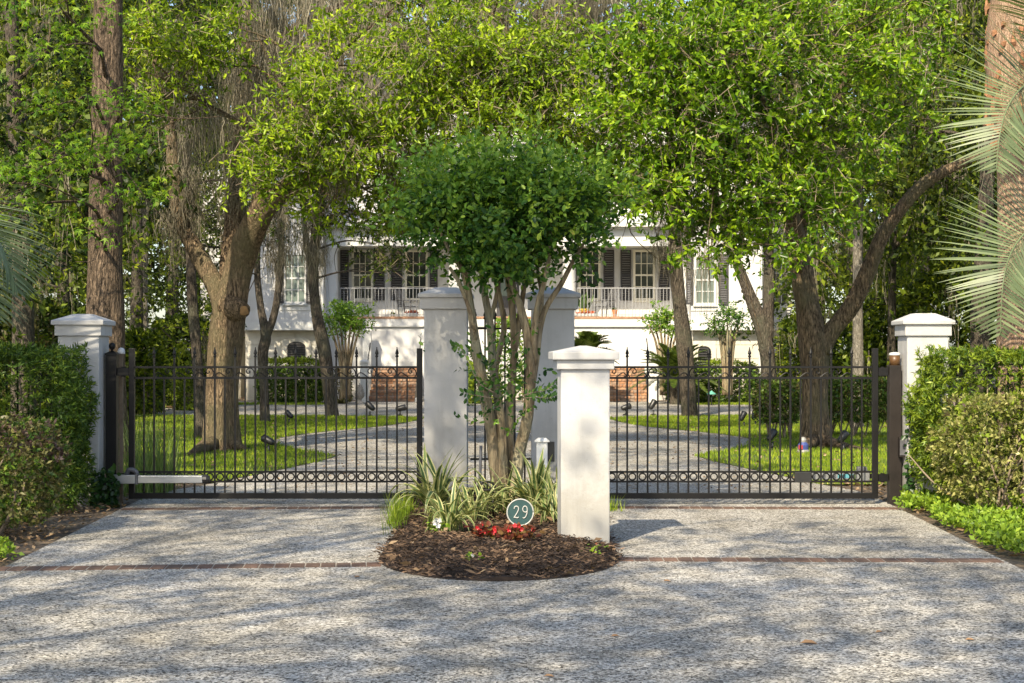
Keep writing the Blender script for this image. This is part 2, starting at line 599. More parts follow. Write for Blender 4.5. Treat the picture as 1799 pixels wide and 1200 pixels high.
def leaf_geo(C, A, Nn, L, wr=0.45, fold=0.18, hexa=True, droop=0.15):
    """C base points, A leaf axis, Nn leaf normal, L lengths -> verts, quads"""
    A = unit(A)
    B = unit(np.cross(Nn, A))
    N2 = np.cross(A, B)
    L = L[:, None]
    Wd = L * wr * 0.5
    n = len(C)
    if hexa:
        v = np.stack([C,
                      C + A * L * 0.32 + B * Wd * 0.92 + N2 * Wd * fold,
                      C + A * L * 0.70 + B * Wd * 0.80 + N2 * (Wd * fold - L * droop * 0.4),
                      C + A * L - N2 * L * droop,
                      C + A * L * 0.70 - B * Wd * 0.80 + N2 * (Wd * fold - L * droop * 0.4),
                      C + A * L * 0.32 - B * Wd * 0.92 + N2 * Wd * fold], 1)
        base = (np.arange(n) * 6)[:, None]
        q = np.concatenate([base + np.array([[0, 1, 2, 3]]), base + np.array([[0, 3, 4, 5]])], 1).reshape(-1, 4)
    else:
        v = np.stack([C, C + A * L * 0.45 + B * Wd + N2 * Wd * fold, C + A * L - N2 * L * droop, C + A * L * 0.45 - B * Wd + N2 * Wd * fold], 1)
        q = np.arange(n * 4).reshape(n, 4)
    return v.reshape(-1, 3), q


UPSUN = np.array([SUND.x * 0.6, SUND.y * 0.6, 0.9])


def sprays(C, D, twl, k, L, wr=0.45, hexa=True, upb=0.8, spread=0.9, droop=0.15):
    """twigs at C along D (length twl) with k leaves each"""
    m = len(C)
    t = np.tile(np.linspace(0.15, 1.0, k), (m, 1)) + RNG.uniform(-0.05, 0.05, (m, k))
    tw = twl[:, None, None]
    P = C[:, None, :] + D[:, None, :] * t[:, :, None] * tw
    rd = unit(RNG.normal(size=(m, k, 3)))
    A = unit(D[:, None, :] * 0.7 + rd * spread)
    N = unit(RNG.normal(size=(m, k, 3)) * 0.75 + UPSUN * upb)
    Ls = L * RNG.uniform(0.5, 1.28, (m, k))
    return leaf_geo(P.reshape(-1, 3), A.reshape(-1, 3), N.reshape(-1, 3), Ls.reshape(-1), wr, 0.2, hexa, droop)


def ell_clumps(ells, shell=0.55):
    """ells: (center, (rx,ry,rz), number of clumps) -> clump centres and outward directions"""
    Cs, Ds = [], []
    for c, r, n in ells:
        d = unit(RNG.normal(size=(n, 3)))
        rr = RNG.uniform(shell ** 3, 1, n) ** (1 / 3)
        Cs.append(np.array(c) + d * np.array(r) * rr[:, None])
        Ds.append(d)
    return np.vstack(Cs), np.vstack(Ds)


def crown_mesh(ells, mat, name='crown', parent=None, tw_per=10, k=7, L=0.1, clump_r=0.32, twl=0.28, wr=0.45, hexa=True, shell=0.4, droopdir=0.15, upb=0.8, droop=0.15, thin=1.0, twigs=False):
    C, D = ell_clumps([(c_, r_, max(1, int(n_ * thin))) for c_, r_, n_ in ells], shell)
    m = len(C)
    cc = C[:, None, :] + RNG.normal(size=(m, tw_per, 3)) * clump_r * np.array([1, 1, 0.7]) * 0.6
    dd = unit(D[:, None, :] * 0.6 + RNG.normal(size=(m, tw_per, 3)) * 0.6 + np.array([0, 0, -droopdir]))
    cc, dd = cc.reshape(-1, 3), dd.reshape(-1, 3)
    if twigs:
        a_ = cc - dd * twl * .6 + RNG.normal(size=cc.shape) * .04
        b_ = cc + dd * twl
        w_ = unit(np.cross(dd, RNG.normal(size=cc.shape))) * .0045
        vv = np.stack([a_ - w_, a_ + w_, b_ + w_ * .4, b_ - w_ * .4], 1).reshape(-1, 3)
        np_mesh('twigs', vv, np.arange(len(vv)).reshape(-1, 4), 'twig', parent)['kind'] = 'stuff'
    v, q = sprays(cc, dd, twl * RNG.uniform(0.6, 1.3, len(cc)), k, L, wr, hexa, upb, 0.9, droop)
    return np_mesh(name, v, q, mat, parent)


def moss_mesh(P, Ln, strands=18, spread=0.085, width=0.0052, mat='moss_strand', name='hanging_moss', parent=None, segs=4):
    P = np.repeat(np.asarray(P, float), strands, 0)
    n = len(P)
    Ln = np.repeat(np.asarray(Ln, float), strands) * RNG.uniform(0.6, 1.25, n)
    of = RNG.normal(size=(n, 3))
    Ln = Ln * np.exp(-0.45 * (of[:, 0] ** 2 + of[:, 1] ** 2)) + 0.06
    P = P + of * np.array([spread, spread, spread * 0.5])
    ang = RNG.uniform(0, 2 * np.pi, n)
    wv = np.stack([np.cos(ang), np.sin(ang), np.zeros(n)], 1)
    rows = []
    off = np.zeros((n, 3))
    for s in range(segs + 1):
        f = s / segs
        off = off + RNG.normal(size=(n, 3)) * np.array([0.036, 0.036, 0])
        p = P + off - np.array([0, 0, 1.0]) * (Ln * f)[:, None]
        w = width * (1.15 - 0.9 * f) * RNG.uniform(0.7, 1.3, n)
        rows.append(p - wv * w[:, None])
        rows.append(p + wv * w[:, None])
    V = np.stack(rows, 1)
    nv = 2 * (segs + 1)
    base = (np.arange(n) * nv)[:, None]
    q = np.concatenate([base + np.array([[2 * s, 2 * s + 1, 2 * s + 3, 2 * s + 2]]) for s in range(segs)], 1).reshape(-1, 4)
    return np_mesh(name, V.reshape(-1, 3), q, mat, parent)


def px_path(pts, Z):
    """[(x, y, radius_px, dZ)] -> world path and radii"""
    P, r = [], []
    for p in pts:
        z = Z + (p[3] if len(p) > 3 else 0)
        w = W(p[0], p[1], z)
        P.append((w.x, w.y, w.z))
        r.append(p[2] * z / F)
    return P, r


def limb(mb, pts, Z, n=12, lump=0.06, seed=0, per=6, thick=1.0):
    P, r = px_path(pts, Z)
    r = [v_ * thick for v_ in r]
    Q = catmull([(*a, b) for a, b in zip(P, r)], per)
    mb.tube(Q[:, :3], np.maximum(Q[:, 3], 0.004), n, lump, seed)
    return Q


def branches_to(mb, nodes, targets, r0=0.035, sag=0.1):
    """thin boughs from the nearest node of the trunk to each foliage mass"""
    nodes = np.array(nodes)
    for t in targets:
        t = np.array(t, float)
        d = np.linalg.norm(nodes - t, axis=1) + np.maximum(0, nodes[:, 2] - t[2]) * 0.8
        a = nodes[int(np.argmin(d))]
        mid = (a + t) / 2 + RNG.normal(size=3) * 0.15 + np.array([0, 0, 0.15])
        Q = catmull([a, mid, t], 5)
        mb.tube(Q, np.linspace(r0, r0 * 0.3, len(Q)), 6)
        for _ in range(3):
            e = t + RNG.normal(size=3) * 0.45
            s = Q[int(len(Q) * random.uniform(0.4, 0.9))]
            Q2 = catmull([s, (s + e) / 2 + RNG.normal(size=3) * 0.08, e], 3)
            mb.tube(Q2, np.linspace(r0 * 0.45, r0 * 0.12, len(Q2)), 4)


def pell(x, y, rx, ry, Z, n, depth=None):
    w = W(x, y, Z)
    a, b = rx * Z / F, ry * Z / F
    return ((w.x, w.y, w.z), (a, depth or (a + b) * 0.5, b), n)


def root_thing(name, label, cat, x, y, group=None):
    g = G(x, y)
    return thing(name, label, cat, (0, 0, 0), 0, group), g


def finish(t, base):
    """move the Empty to the base of the thing, keeping the parts where they are"""
    t.location = base
    for c in t.children:
        c.location = Vector(c.location) - Vector(base)


# ================================================================== THE SETTING
DRIVE_L = [(11.0, -3.46), (16.3, -3.73), (17.5, -3.70), (18.4, -3.44), (20.4, -3.04), (22.5, -2.66), (23.9, -2.57), (24.5, -2.85), (26, -3.55),
           (28, -4.05), (29.5, -4.07), (31.5, -3.6), (34, -2.7), (37.4, -2.14), (39.0, -2.3), (40.0, -4.2), (40.6, -8.0), (41, -22.0)]
DRIVE_R = [(11.0, 3.44), (16.3, 3.70), (17.5, 3.70), (18.4, 3.5), (20.4, 3.15), (22.5, 2.78), (23.9, 2.7), (24.5, 2.95), (26, 3.6),
           (28, 4.1), (29.5, 4.1), (31.5, 3.6), (34, 2.75), (37.4, 2.3), (39.0, 2.45), (40.0, 4.2), (40.6, 8.0), (41, 22.0)]


def smooth_edge(E):
    q = catmull([(a, b, 0) for a, b in E], 5)
    return [(p[0], p[1]) for p in q]


EL, ER = smooth_edge(DRIVE_L), smooth_edge(DRIVE_R)


def sheet(name, outline, z, mat, thick=0.0):
    bm = bmesh.new()
    vs = [bm.verts.new((x, y, z)) for x, y in outline]
    f = bm.faces.new(vs)
    if f.normal.z < 0:
        f.normal_flip()
    bmesh.ops.triangulate(bm, faces=[f])
    me = bpy.data.meshes.new(name)
    bm.to_mesh(me)
    bm.free()
    me.materials.append(M[mat])
    o = link(bpy.data.objects.new(name, me))
    o['kind'] = 'structure'
    return o


sheet('ground', [(-300, -150), (300, -150), (300, 400), (-300, 400)], -0.012, 'soil')
fl = [(-3.55, 10.7), (-3.9, 10.1), (-4.8, 9.2), (-6.2, 8.3), (-9, 7.2), (-14, 6.2)]


def strip(name, left, right, z, mat):
    """rows of (x, y) from front to back -> one flat sheet"""
    b = MB()
    n = len(left)
    b.add([(x, y, z) for x, y in left] + [(x, y, z) for x, y in right], [(i, n + i, n + i + 1, i + 1) for i in range(n - 1)])
    o = b.build(name, mat)
    o['kind'] = 'structure'
    return o


rowL = [(-14, -2)] + list(reversed(fl)) + [(x, y) for y, x in EL] + [(-22, 53.6)]
rowR = [(14, -2)] + [(-x, y) for x, y in reversed(fl)] + [(x, y) for y, x in ER] + [(22, 53.6)]
strip('driveway', rowL, rowR, 0.0, 'aggregate')
sheet('road', [(-150, -9), (150, -9), (150, -2), (-150, -2)], -0.004, 'asphalt')
lawnL = [(x, y) for y, x in EL if 18.6 < y < 40.5]
lawnR = [(x, y) for y, x in ER if 18.3 < y < 40.5]
strip('lawn', [(-9.5, y) for x, y in lawnL], lawnL, 0.006, 'lawn_soil')
strip('lawn', lawnR, [(10.5, y) for x, y in lawnR], 0.006, 'lawn_soil')

el_y, el_x = np.array([a for a, b in EL]), np.array([b for a, b in EL])
er_y, er_x = np.array([a for a, b in ER]), np.array([b for a, b in ER])


def grass(name, xs, ys, hgt, wid, mat, label=None, lean=0.5, parent=None):
    n = len(xs)
    a = RNG.uniform(0, 2 * np.pi, n)
    h = hgt * RNG.uniform(0.5, 1.25, n)
    d = np.stack([np.cos(a), np.sin(a)], 1)
    ln = RNG.uniform(0, lean, n) * h
    b = RNG.uniform(0, 2 * np.pi, n)
    w = wid * RNG.uniform(0.6, 1.3, n)
    e = np.stack([np.cos(b), np.sin(b)], 1) * w[:, None]
    z0 = np.full(n, 0.004)
    v0 = np.column_stack([xs - e[:, 0], ys - e[:, 1], z0])
    v1 = np.column_stack([xs + e[:, 0], ys + e[:, 1], z0])
    v2 = np.column_stack([xs + d[:, 0] * ln, ys + d[:, 1] * ln, h])
    V = np.stack([v0, v1, v2], 1).reshape(-1, 3)
    o = np_mesh(name, V, np.arange(n * 3).reshape(n, 3), mat, parent)
    if label:
        tag(o, label, 'grass', kind='stuff')
    return o


def scatter(x0, x1, y0, y1, n):
    return RNG.uniform(x0, x1, n), RNG.uniform(y0, y1, n)


xs, ys = scatter(-9.3, -1.9, 18.6, 40.2, 125000)
lim = np.interp(ys, el_y, el_x)
pn = np.sin(xs * 2.1 + 0.7 * ys) * np.sin(ys * 1.3 - xs) * 0.5 + RNG.uniform(0, 1, len(xs))
k = (xs < lim + 0.03 - 0.09 * RNG.uniform(0, 1, len(xs)) ** 2 - .05 * np.sin(ys * 5)) & (pn > 0.2)
k &= ~((xs - W(392, 0, 25.4).x) ** 2 + (ys - 25.4) ** 2 < 0.5 ** 2)
grass('grass', xs[k], ys[k], 0.058, 0.0075, 'grass_blade', 'sunlit green lawn grass left of the inner driveway')
xs, ys = scatter(1.9, 10.3, 18.4, 40.2, 130000)
lim = np.interp(ys, er_y, er_x)
pn = np.sin(xs * 2.1 + 0.7 * ys) * np.sin(ys * 1.3 - xs) * 0.5 + RNG.uniform(0, 1, len(xs))
k = (xs > lim - 0.03 + 0.09 * RNG.uniform(0, 1, len(xs)) ** 2 + .05 * np.sin(ys * 5)) & (pn > 0.2)
k &= ~((xs - W(1434, 0, 26).x) ** 2 + (ys - 26) ** 2 < 0.5 ** 2)
grass('grass', xs[k], ys[k], 0.058, 0.0075, 'grass_blade', 'sunlit green lawn grass right of the inner driveway')
# strip of grass before the house
xs, ys = scatter(-12, 14, 49.3, 50.9, 22000)
k = (xs < -5.6) | (xs > 5.2)
grass('grass', xs[k], ys[k], 0.06, 0.012, 'grass_blade', 'narrow strip of grass before the house hedges')


def litter(name, xs, ys, L, mat, label, cat, z=0.012, tilt=0.5, wr=0.5, zarr=None, hexa=False):
    n = len(xs)
    P = np.column_stack([xs, ys, (np.full(n, z) if zarr is None else zarr) + RNG.uniform(0, 0.015, n)])
    a = RNG.uniform(0, 2 * np.pi, n)
    A = np.column_stack([np.cos(a), np.sin(a), RNG.uniform(-0.05, 0.35, n)])
    N = np.column_stack([RNG.normal(size=n) * tilt, RNG.normal(size=n) * tilt, np.ones(n)])
    v, q = leaf_geo(P, A, N, L * RNG.uniform(0.5, 1.3, n), wr, 0.35, hexa, -0.1)
    o = np_mesh(name, v, q, mat)
    return tag(o, label, cat, kind='stuff')


xs, ys = scatter(-7.0, -3.4, 11, 19.0, 7500)
k = xs < np.interp(ys, el_y, el_x) - 0.03 + RNG.normal(size=len(xs)) * 0.03
litter('leaf_litter', xs[k], ys[k], 0.052, 'litter_leaf', 'dry brown leaf litter on bare soil beside the left hedge', 'leaf litter')
xs, ys = scatter(3.4, 8.0, 11, 19.5, 2600)
k = xs > np.interp(ys, er_y, er_x) + 0.03 + RNG.normal(size=len(xs)) * 0.03
litter('leaf_litter', xs[k], ys[k], 0.075, 'litter_leaf', 'dry brown leaf litter under the right shrubs and groundcover', 'leaf litter')
xs, ys = scatter(-30, -9, 22, 60, 6000)
litter('leaf_litter', xs, ys, 0.16, 'litter_leaf', 'dead leaves over the forest floor on the left', 'leaf litter')
xs, ys = scatter(10, 32, 22, 60, 6000)
litter('leaf_litter', xs, ys, 0.16, 'litter_leaf', 'dead leaves over the forest floor on the right', 'leaf litter')

xs, ys = scatter(-4.2, 4.3, 17.5, 40, 5200)
k = (xs > np.interp(ys, el_y, el_x)) & (xs < np.interp(ys, er_y, er_x))
litter('leaf_litter', xs[k], ys[k], 0.045, 'litter_leaf', 'fine brown leaf bits strewn over the inner driveway', 'leaf litter', 0.003, .3)
xs, ys = scatter(-9.3, 10.3, 19, 40, 2600)
k = (xs < np.interp(ys, el_y, el_x)) | (xs > np.interp(ys, er_y, er_x))
litter('leaf_litter', xs[k], ys[k], 0.06, 'litter_leaf', 'scattered dry leaves lying on both lawns', 'leaf litter', 0.03, .5)
# ---- brick bands across the drive
bb = MB()
bb.box(-0.049, 0.049, -0.1, 0.1, -0.05, 0.005)
brick_me = bb.build('brick_seed', 'band_brick', bevel=0.004, seg=1)
brick_mesh = brick_me.data
bpy.data.objects.remove(brick_me)


def band(a, b):
    a, b = Vector((*a, 0)), Vector((*b, 0))
    n = int((b - a).length / 0.103)
    ang = math.atan2(b.y - a.y, b.x - a.x)
    t = bpy.data.objects.new('brick_band', None)
    link(t)
    t.location = a
    t['kind'] = 'structure'
    bed = MB()
    d = (b - a)
    nx, ny = -math.sin(ang) * 0.1, math.cos(ang) * 0.1
    bed.add([(-nx, -ny, 0.002), (d.x - nx, d.y - ny, 0.002), (d.x + nx, d.y + ny, 0.002), (nx, ny, 0.002)], [(0, 1, 2, 3)])
    bed.build('mortar_bed', 'mortar', t)
    for i in range(n):
        p = d * ((i + 0.5) / n)
        inst('brick', brick_mesh, t, (p.x, p.y, random.uniform(-0.001, 0.0015)), (0, 0, ang + random.uniform(-0.02, 0.02)))


band((-3.5, 11.07), (-0.90, 11.31))
band((0.76, 11.6), (3.44, 11.53))
band((-3.68, 15.45), (-1.0, 15.62))
band((0.86, 15.62), (3.66, 15.5))

# ---- mulch bed in the middle
def bed_h(x, y):
    cx = -0.09
    hw = np.where(y < 11.75, 0.86 * np.sqrt(np.clip(1 - ((11.75 - y) / 1.28) ** 2, 0, 1)), np.where(y < 14, 0.86, 0.92))
    e = np.clip(1 - np.abs(x - cx) / np.maximum(hw, 1e-3), 0, 1)
    f = np.clip((y - 10.47) / 1.2, 0, 1)
    h = 0.055 * np.minimum(1, e * 2.6) ** 0.6 * np.minimum(1, f * 1.5) ** 0.6
    h = h + 0.015 * np.sin(x * 9 + y * 5) * np.minimum(1, e * 4) + 0.012 * np.sin(y * 11 - x * 4) * np.minimum(1, e * 4)
    return np.where(e > 0, np.maximum(h, 0.006), -0.02)


nx, ny = 50, 160
gx = np.linspace(-1, 1, nx)
gy = 10.4702 + 6.73 * np.linspace(0, 1, ny) ** 1.8
VV = []
for y in gy:
    hw = 0.86 * math.sqrt(max(0, 1 - ((11.75 - y) / 1.28) ** 2)) if y < 11.75 else (0.86 if y < 14 else 0.92)
    for s in gx:
        x = -0.09 + s * hw
        VV.append((x, y, float(bed_h(np.array(x), np.array(y))) if abs(s) < 0.999 and y > 10.48 else 0.003))
Q = [(j * nx + i, j * nx + i + 1, (j + 1) * nx + i + 1, (j + 1) * nx + i) for j in range(ny - 1) for i in range(nx - 1)]
o = np_mesh('mulch_bed', np.array(VV), np.array(Q), 'mulch_chip', None, True)
o['kind'] = 'structure'
xs, ys = scatter(-1.05, 0.88, 10.5, 16.5, 42000)
hz = bed_h(xs, ys)
k = hz > 0.004
xs, ys = xs + RNG.normal(size=len(xs)) * .03, ys + RNG.normal(size=len(xs)) * .03
litter('mulch', xs[k], ys[k], 0.042, 'mulch_chip', 'dark shredded bark mulch on the rounded bed between the drives', 'mulch', 0, 1.1, 0.22, hz[k])
xs, ys = scatter(-1.0, 0.85, 10.5, 15.5, 260)
hz = bed_h(xs, ys)
k = hz > 0.004
litter('leaf_litter', xs[k], ys[k], 0.075, 'litter_leaf', 'scattered tan dead leaves lying on the dark mulch', 'leaf litter', 0.01, 0.5, 0.45, hz[k] + 0.008)

# ================================================================== PILLARS


def pillar(label, cx, cy, rz, sw, bw, cw, zb, z_band0, z_slab0, z_slab1, z_top, peak):
    t = thing('gate_pillar', label, 'pillar', (cx, cy, zb), rz, 'white stucco pillars at the gate')
    s = MB()
    s.frustum(0, 0, sw, sw, 0, z_band0 - zb)
    s.build('shaft', 'stucco', t, bevel=0.012)
    s = MB()
    s.frustum(0, 0, bw, bw, z_band0 - zb, z_slab0 - zb)
    s.build('neck_band', 'stucco', t, bevel=0.008)
    s = MB()
    a, b, z0, z1, z2 = cw / 2, peak / 2, z_slab0 - zb, z_slab1 - zb, z_top - zb
    vs = []
    for w, z in ((a, z0), (a, z1), (b, z2)):
        vs += [(-w, -w, z), (w, -w, z), (w, w, z), (-w, w, z)]
    fs = [(0, 3, 2, 1), (8, 9, 10, 11)]
    for r in range(2):
        for i in range(4):
            j = (i + 1) % 4
            fs.append((r * 4 + i, r * 4 + j, r * 4 + 4 + j, r * 4 + 4 + i))
    s.add(vs, fs)
    s.build('cap', 'stucco', t, bevel=0.008)
    return t


def hz(y, Z):
    return H - (y - CY) * Z / F


Z = 15.8
pillar('white stucco pillar beside the left clipped hedge, in shade', -4.18, Z + .2, 0, .40, .448, .505, -.02, hz(590, Z), hz(571, Z), hz(563, Z), hz(551, Z), .16)
pillar('sunlit white stucco pillar behind the palm frond on the right', 4.01, Z + .2, 0, .40, .448, .505, -.02, hz(590, Z), hz(570, Z), hz(563, Z), hz(550, Z), .2)
Z = 15.8
pillar('tall white pillar left of the crape myrtle trunks', -.64, Z + .2, 0, .415, .48, .53, -.02, hz(543, Z), hz(523, Z), hz(516, Z), hz(504, Z), .2)
pillar('tall white pillar right of the crape myrtle trunks, mostly shaded', .395, Z + .2, 0, .415, .48, .53, -.02, hz(543, Z), hz(523, Z), hz(516, Z), hz(504, Z), .2)
Z = 12.4
pillar('short sunlit white pillar standing alone before the right gate', .547, Z + .19, R(2.5), .372, .435, .505, -.02, hz(649, Z), hz(632, Z), hz(618, Z), hz(607, Z), .05)

# ================================================================== GATES
GZ = 16.0


def gx_(x):
    return (x - CX) * GZ / F


def gz_(y):
    return H - (y - CY) * GZ / F


SCROLL = [(266, 607), (260, 622), (243, 620), (234, 603), (240, 575), (262, 555), (292, 550), (330, 567), (380, 606), (430, 638), (475, 645), (522, 625), (549, 580), (541, 522), (507, 478), (460, 467),
          (422, 492), (412, 530), (432, 558), (463, 553), (474, 530), (456, 513)]


def finial_mesh(mat):
    b = MB()
    b.lathe([(0.009, 0), (0.016, 0.006), (0.016, 0.016), (0.010, 0.022), (0.010, 0.028), (0.0175, 0.036), (0.017, 0.045), (0.006, 0.082), (0.004, 0.088), (0.007, 0.092), (0.005, 0.099), (0.001, 0.101)], n=8)
    return b.mesh('finial', mat)


def gate(label, side, stile_x, latch_x, bars, mat):
    x0, x1 = sorted((gx_(stile_x), gx_(latch_x)))
    base = Vector(((x0 + x1) / 2, GZ, 0.05))
    t = thing('iron_gate', label, 'gate', base)
    X = lambda v: v - base.x
    zb0, zb1 = gz_(876), gz_(866)
    D = lambda z: z - base.z
    boxo('bottom_rail', mat, t, X(x0), X(x1), -.025, .025, D(zb0), D(zb1), .003)
    for xx in (x0 + .027, x1 - .027):
        boxo('stile', mat, t, X(xx) - .027, X(xx) + .027, -.027, .027, D(zb0) - .001, D(gz_(612)), .003)
    a, b = X(x0) + .054, X(x1) - .054
    for y, h in ((829, .009), (846, .009), (664, .010), (645, .010)):
        boxo('rail', mat, t, a, b, -.013, .013, D(gz_(y)) - h, D(gz_(y)) + h)
    lo = MB()
    lo.box(-.0075, .0075, -.0075, .0075, D(zb1), D(gz_(664)) - .01)
    short = lo.mesh('picket', mat)
    lo = MB()
    lo.box(-.0085, .0085, -.0085, .0085, D(zb1), D(gz_(628)))
    long_ = lo.mesh('picket', mat)
    fin = finial_mesh(mat)
    rg = MB()
    n = 18
    ring_pts = [(0.034 * math.cos(2 * math.pi * i / n), 0, 0.034 * math.sin(2 * math.pi * i / n)) for i in range(n + 1)]
    rg.tube(ring_pts, 0.0075, 5)
    ring = rg.mesh('ring', mat)
    sc = MB()
    sgn = 1 if side == 'L' else -1
    pts = [(sgn * ((u - 212) / 10.0) * GZ / F, 0, -((w - 450) / 10.0) * GZ / F) for u, w in SCROLL]
    sc.tube(catmull(pts, 4), 0.0055, 5)
    scroll = sc.mesh('scroll', mat)
    zr = D((gz_(829) + gz_(846)) / 2)
    prev = None
    for i, bx in enumerate(bars):
        px = X(gx_(bx))
        if i % 2 == 0:
            inst('picket', short, t, (px, 0, 0))
        else:
            p = inst('picket', long_, t, (px, 0, 0))
            inst('finial', fin, p, (0, 0, D(gz_(628))))
            inst('scroll', scroll, t, (px, 0, D(gz_(645))))
        if prev is not None:
            inst('ring', ring, t, ((px + prev) / 2, 0, zr))
        prev = px
    return t, X, D


barsL = [253 + 17.78 * i for i in range(27)]
gl, XL, DL = gate('black iron gate leaf left of the middle pillars', 'L', 227, 742, barsL, 'iron')
barsR = [1514 - 17.92 * i for i in range(27)]
gr, XR, DR = gate('black iron gate leaf right of the short front pillar', 'R', 1542, 1031, barsR, 'iron')
# hinge brackets belong to the leaves
for t, X, D, xa, xb in ((gl, XL, DL, 207, 227), (gr, XR, DR, 1542, 1559)):
    for ya, yb in ((646, 660), (833, 846)):
        b = MB()
        x0, x1 = X(gx_(xa)), X(gx_(xb))
        b.box(x0 + .002, x1, -.03, -.018, D(gz_(yb)), D(gz_(ya)))
        b.box(x0 + .002, x1, .018, .03, D(gz_(yb)), D(gz_(ya)))
        b.lathe([(.022, D(gz_(yb)) - .01), (.022, D(gz_(ya)) + .01)], ((x0 + x1) / 2, 0, 0), 10)
        b.build('hinge', 'iron', t)
boxo('lock_box', 'black_plastic', gr, XR(gx_(1395)), XR(gx_(1424)), -.05, -.014, DR(gz_(847)), DR(gz_(829)), .004)

# hinge posts
tp = thing('gate_post', 'black square gate post with ball finial beside the left pillar', 'post', (gx_(197), GZ, 0))
boxo('post_tube', 'iron', tp, -.053, .053, -.053, .053, -.02, gz_(624), .004)
b = MB()
b.frustum(0, 0, .118, .118, gz_(624), gz_(621))
b.frustum(0, 0, .116, .04, gz_(621), gz_(617))
b.build('post_cap', 'iron', tp)
b = MB()
zb = gz_(617)
b.lathe([(.014, 0), (.010, .012), (.022, .02)] + [(.034 * math.sin(a), .05 - .034 * math.cos(a)) for a in np.linspace(.7, 3.1, 9)], (0, 0, zb), 14)
b.build('ball_finial', 'iron', tp, True)
tp = thing('gate_post', 'brown worn gate post with amber beacon beside the right pillar', 'post', (gx_(1571), GZ, 0))
boxo('post_tube', 'iron_worn', tp, -.058, .058, -.058, .058, -.02, gz_(642), .004)
b = MB()
b.lathe([(.052, 0), (.052, .10)], (0.005, 0, gz_(642)), 18)
b.build('amber_lens', 'amber', tp, True)
b = MB()
b.lathe([(.056, 0), (.056, .018), (.04, .026), (.01, .03)], (0.005, 0, gz_(642) + .10), 18)
b.build('beacon_cap', 'white_plastic', tp)
# dome sensor behind left post
td = thing('dome_sensor', 'small white dome sensor behind the left gate post', 'sensor', (gx_(207), 16.14, 0))
b = MB()
b.box(-.018, .018, -.012, .012, -.02, gz_(622))
b.build('stalk', 'twig', td)
b = MB()
b.lathe([(.038, 0), (.038, .02), (.034, .04), (.022, .058), (.003, .064)], (0, 0, gz_(622)), 16)
b.build('dome', 'white_plastic', td, True)
# control box on the right pillar
tc = thing('control_box', 'grey control box fixed beside the right gate post', 'box', (gx_(1583), 15.92, gz_(802)))
boxo('housing', 'iron_worn', tc, -.045, .04, -.05, .05, 0, .19, .006)
boxo('lid', 'grey_plastic', tc, -.042, .037, -.056, -.052, .02, .17)
# actuators
ta = thing('gate_opener', 'silver gate opener arm across the foot of the left gate', 'gate opener', (gx_(202), GZ - .17, 0))
X = lambda x: gx_(x) - gx_(202)
boxo('rear_housing', 'aluminium', ta, X(202), X(246), -.05, .05, gz_(847), gz_(832), .006)
boxo('front_housing', 'aluminium', ta, X(250.5), X(362.5), -.045, .045, gz_(846), gz_(833), .006)
boxo('collar', 'grey_plastic', ta, X(246), X(250.5), -.056, .056, gz_(848), gz_(831), .004)
b = MB()
b.tube([(X(362.5), 0, gz_(839.5)), (X(369), 0, gz_(839.5)), (X(374), 0, gz_(839.5))], [.044, .046, .03], 12)
b.build('end_cap', 'black_plastic', ta)
b = MB()
b.tube(catmull([(X(228), .03, gz_(832)), (X(234), .0, gz_(823)), (X(244), 0, gz_(825)), (X(248), 0, gz_(831))], 4), .022, 8)
b.build('release_cover', 'grey_plastic', ta, True)
boxo('bracket', 'iron', ta, X(199), X(206), .05, .12, gz_(845), gz_(834))
ta = thing('gate_opener', 'silver gate opener arm seen behind the rings of the right gate', 'gate opener', (gx_(1530), GZ + .2, 0))
X = lambda x: (x - 1530) * (GZ + .2) / F
boxo('rear_housing', 'aluminium', ta, X(1512), X(1534), -.05, .05, gz_(847), gz_(829), .006)
boxo('front_housing', 'aluminium', ta, X(1424), X(1508), -.045, .045, gz_(845), gz_(831), .006)
boxo('blue_band', 'blue_tape', ta, X(1478), X(1507), -.047, .047, gz_(842), gz_(835))
boxo('motor_cap', 'grey_plastic', ta, X(1513), X(1530), -.04, .04, gz_(829), gz_(822), .008)
boxo('bracket', 'iron', ta, X(1534), X(1552), -.02, .02, gz_(843), gz_(835))

# centre fence panel between the tall pillars
tf = thing('fence_panel', 'black iron fence panel between the two tall pillars', 'fence', (gx_(881), 16.05, 0))
x0, x1 = gx_(826) - gx_(881), gx_(936) - gx_(881)
for y in (577, 807):
    boxo('rail', 'iron', tf, x0, x1, -.012, .012, gz_(y) - .009, gz_(y) + .009)
b = MB()
b.box(-.0085, .0085, -.0085, .0085, .05, gz_(561))
pk = b.mesh('picket', 'iron')
fin = finial_mesh('iron')
for px in (834.5, 852, 869.5, 887, 904.5, 922):
    p = inst('picket', pk, tf, (gx_(px) - gx_(881), 0, 0))
    inst('finial', fin, p, (0, 0, gz_(561)))


def side_fence(label, x0, x1, y):
    t = thing('iron_fence', label, 'fence', ((x0 + x1) / 2, y, 0))
    c = (x0 + x1) / 2
    for z in (.15, 1.25, 1.36):
        boxo('rail', 'iron', t, x0 - c, x1 - c, -.012, .012, z - .01, z + .01)
    b = MB()
    b.box(-.009, .009, -.009, .009, 0.0, 1.43)
    me = b.mesh('picket', 'iron')
    n = int((x1 - x0) / .11)
    for i in range(n):
        p = inst('picket', me, t, (x0 + (i + .5) * (x1 - x0) / n - c, 0, 0))
        inst('finial', fin, p, (0, 0, 1.43))


side_fence('black iron picket fence behind the left hedge', -6.4, -4.42, 16.3)
side_fence('black iron picket fence behind the right hedge, before the palm trunk', 4.3, 6.6, 16.3)

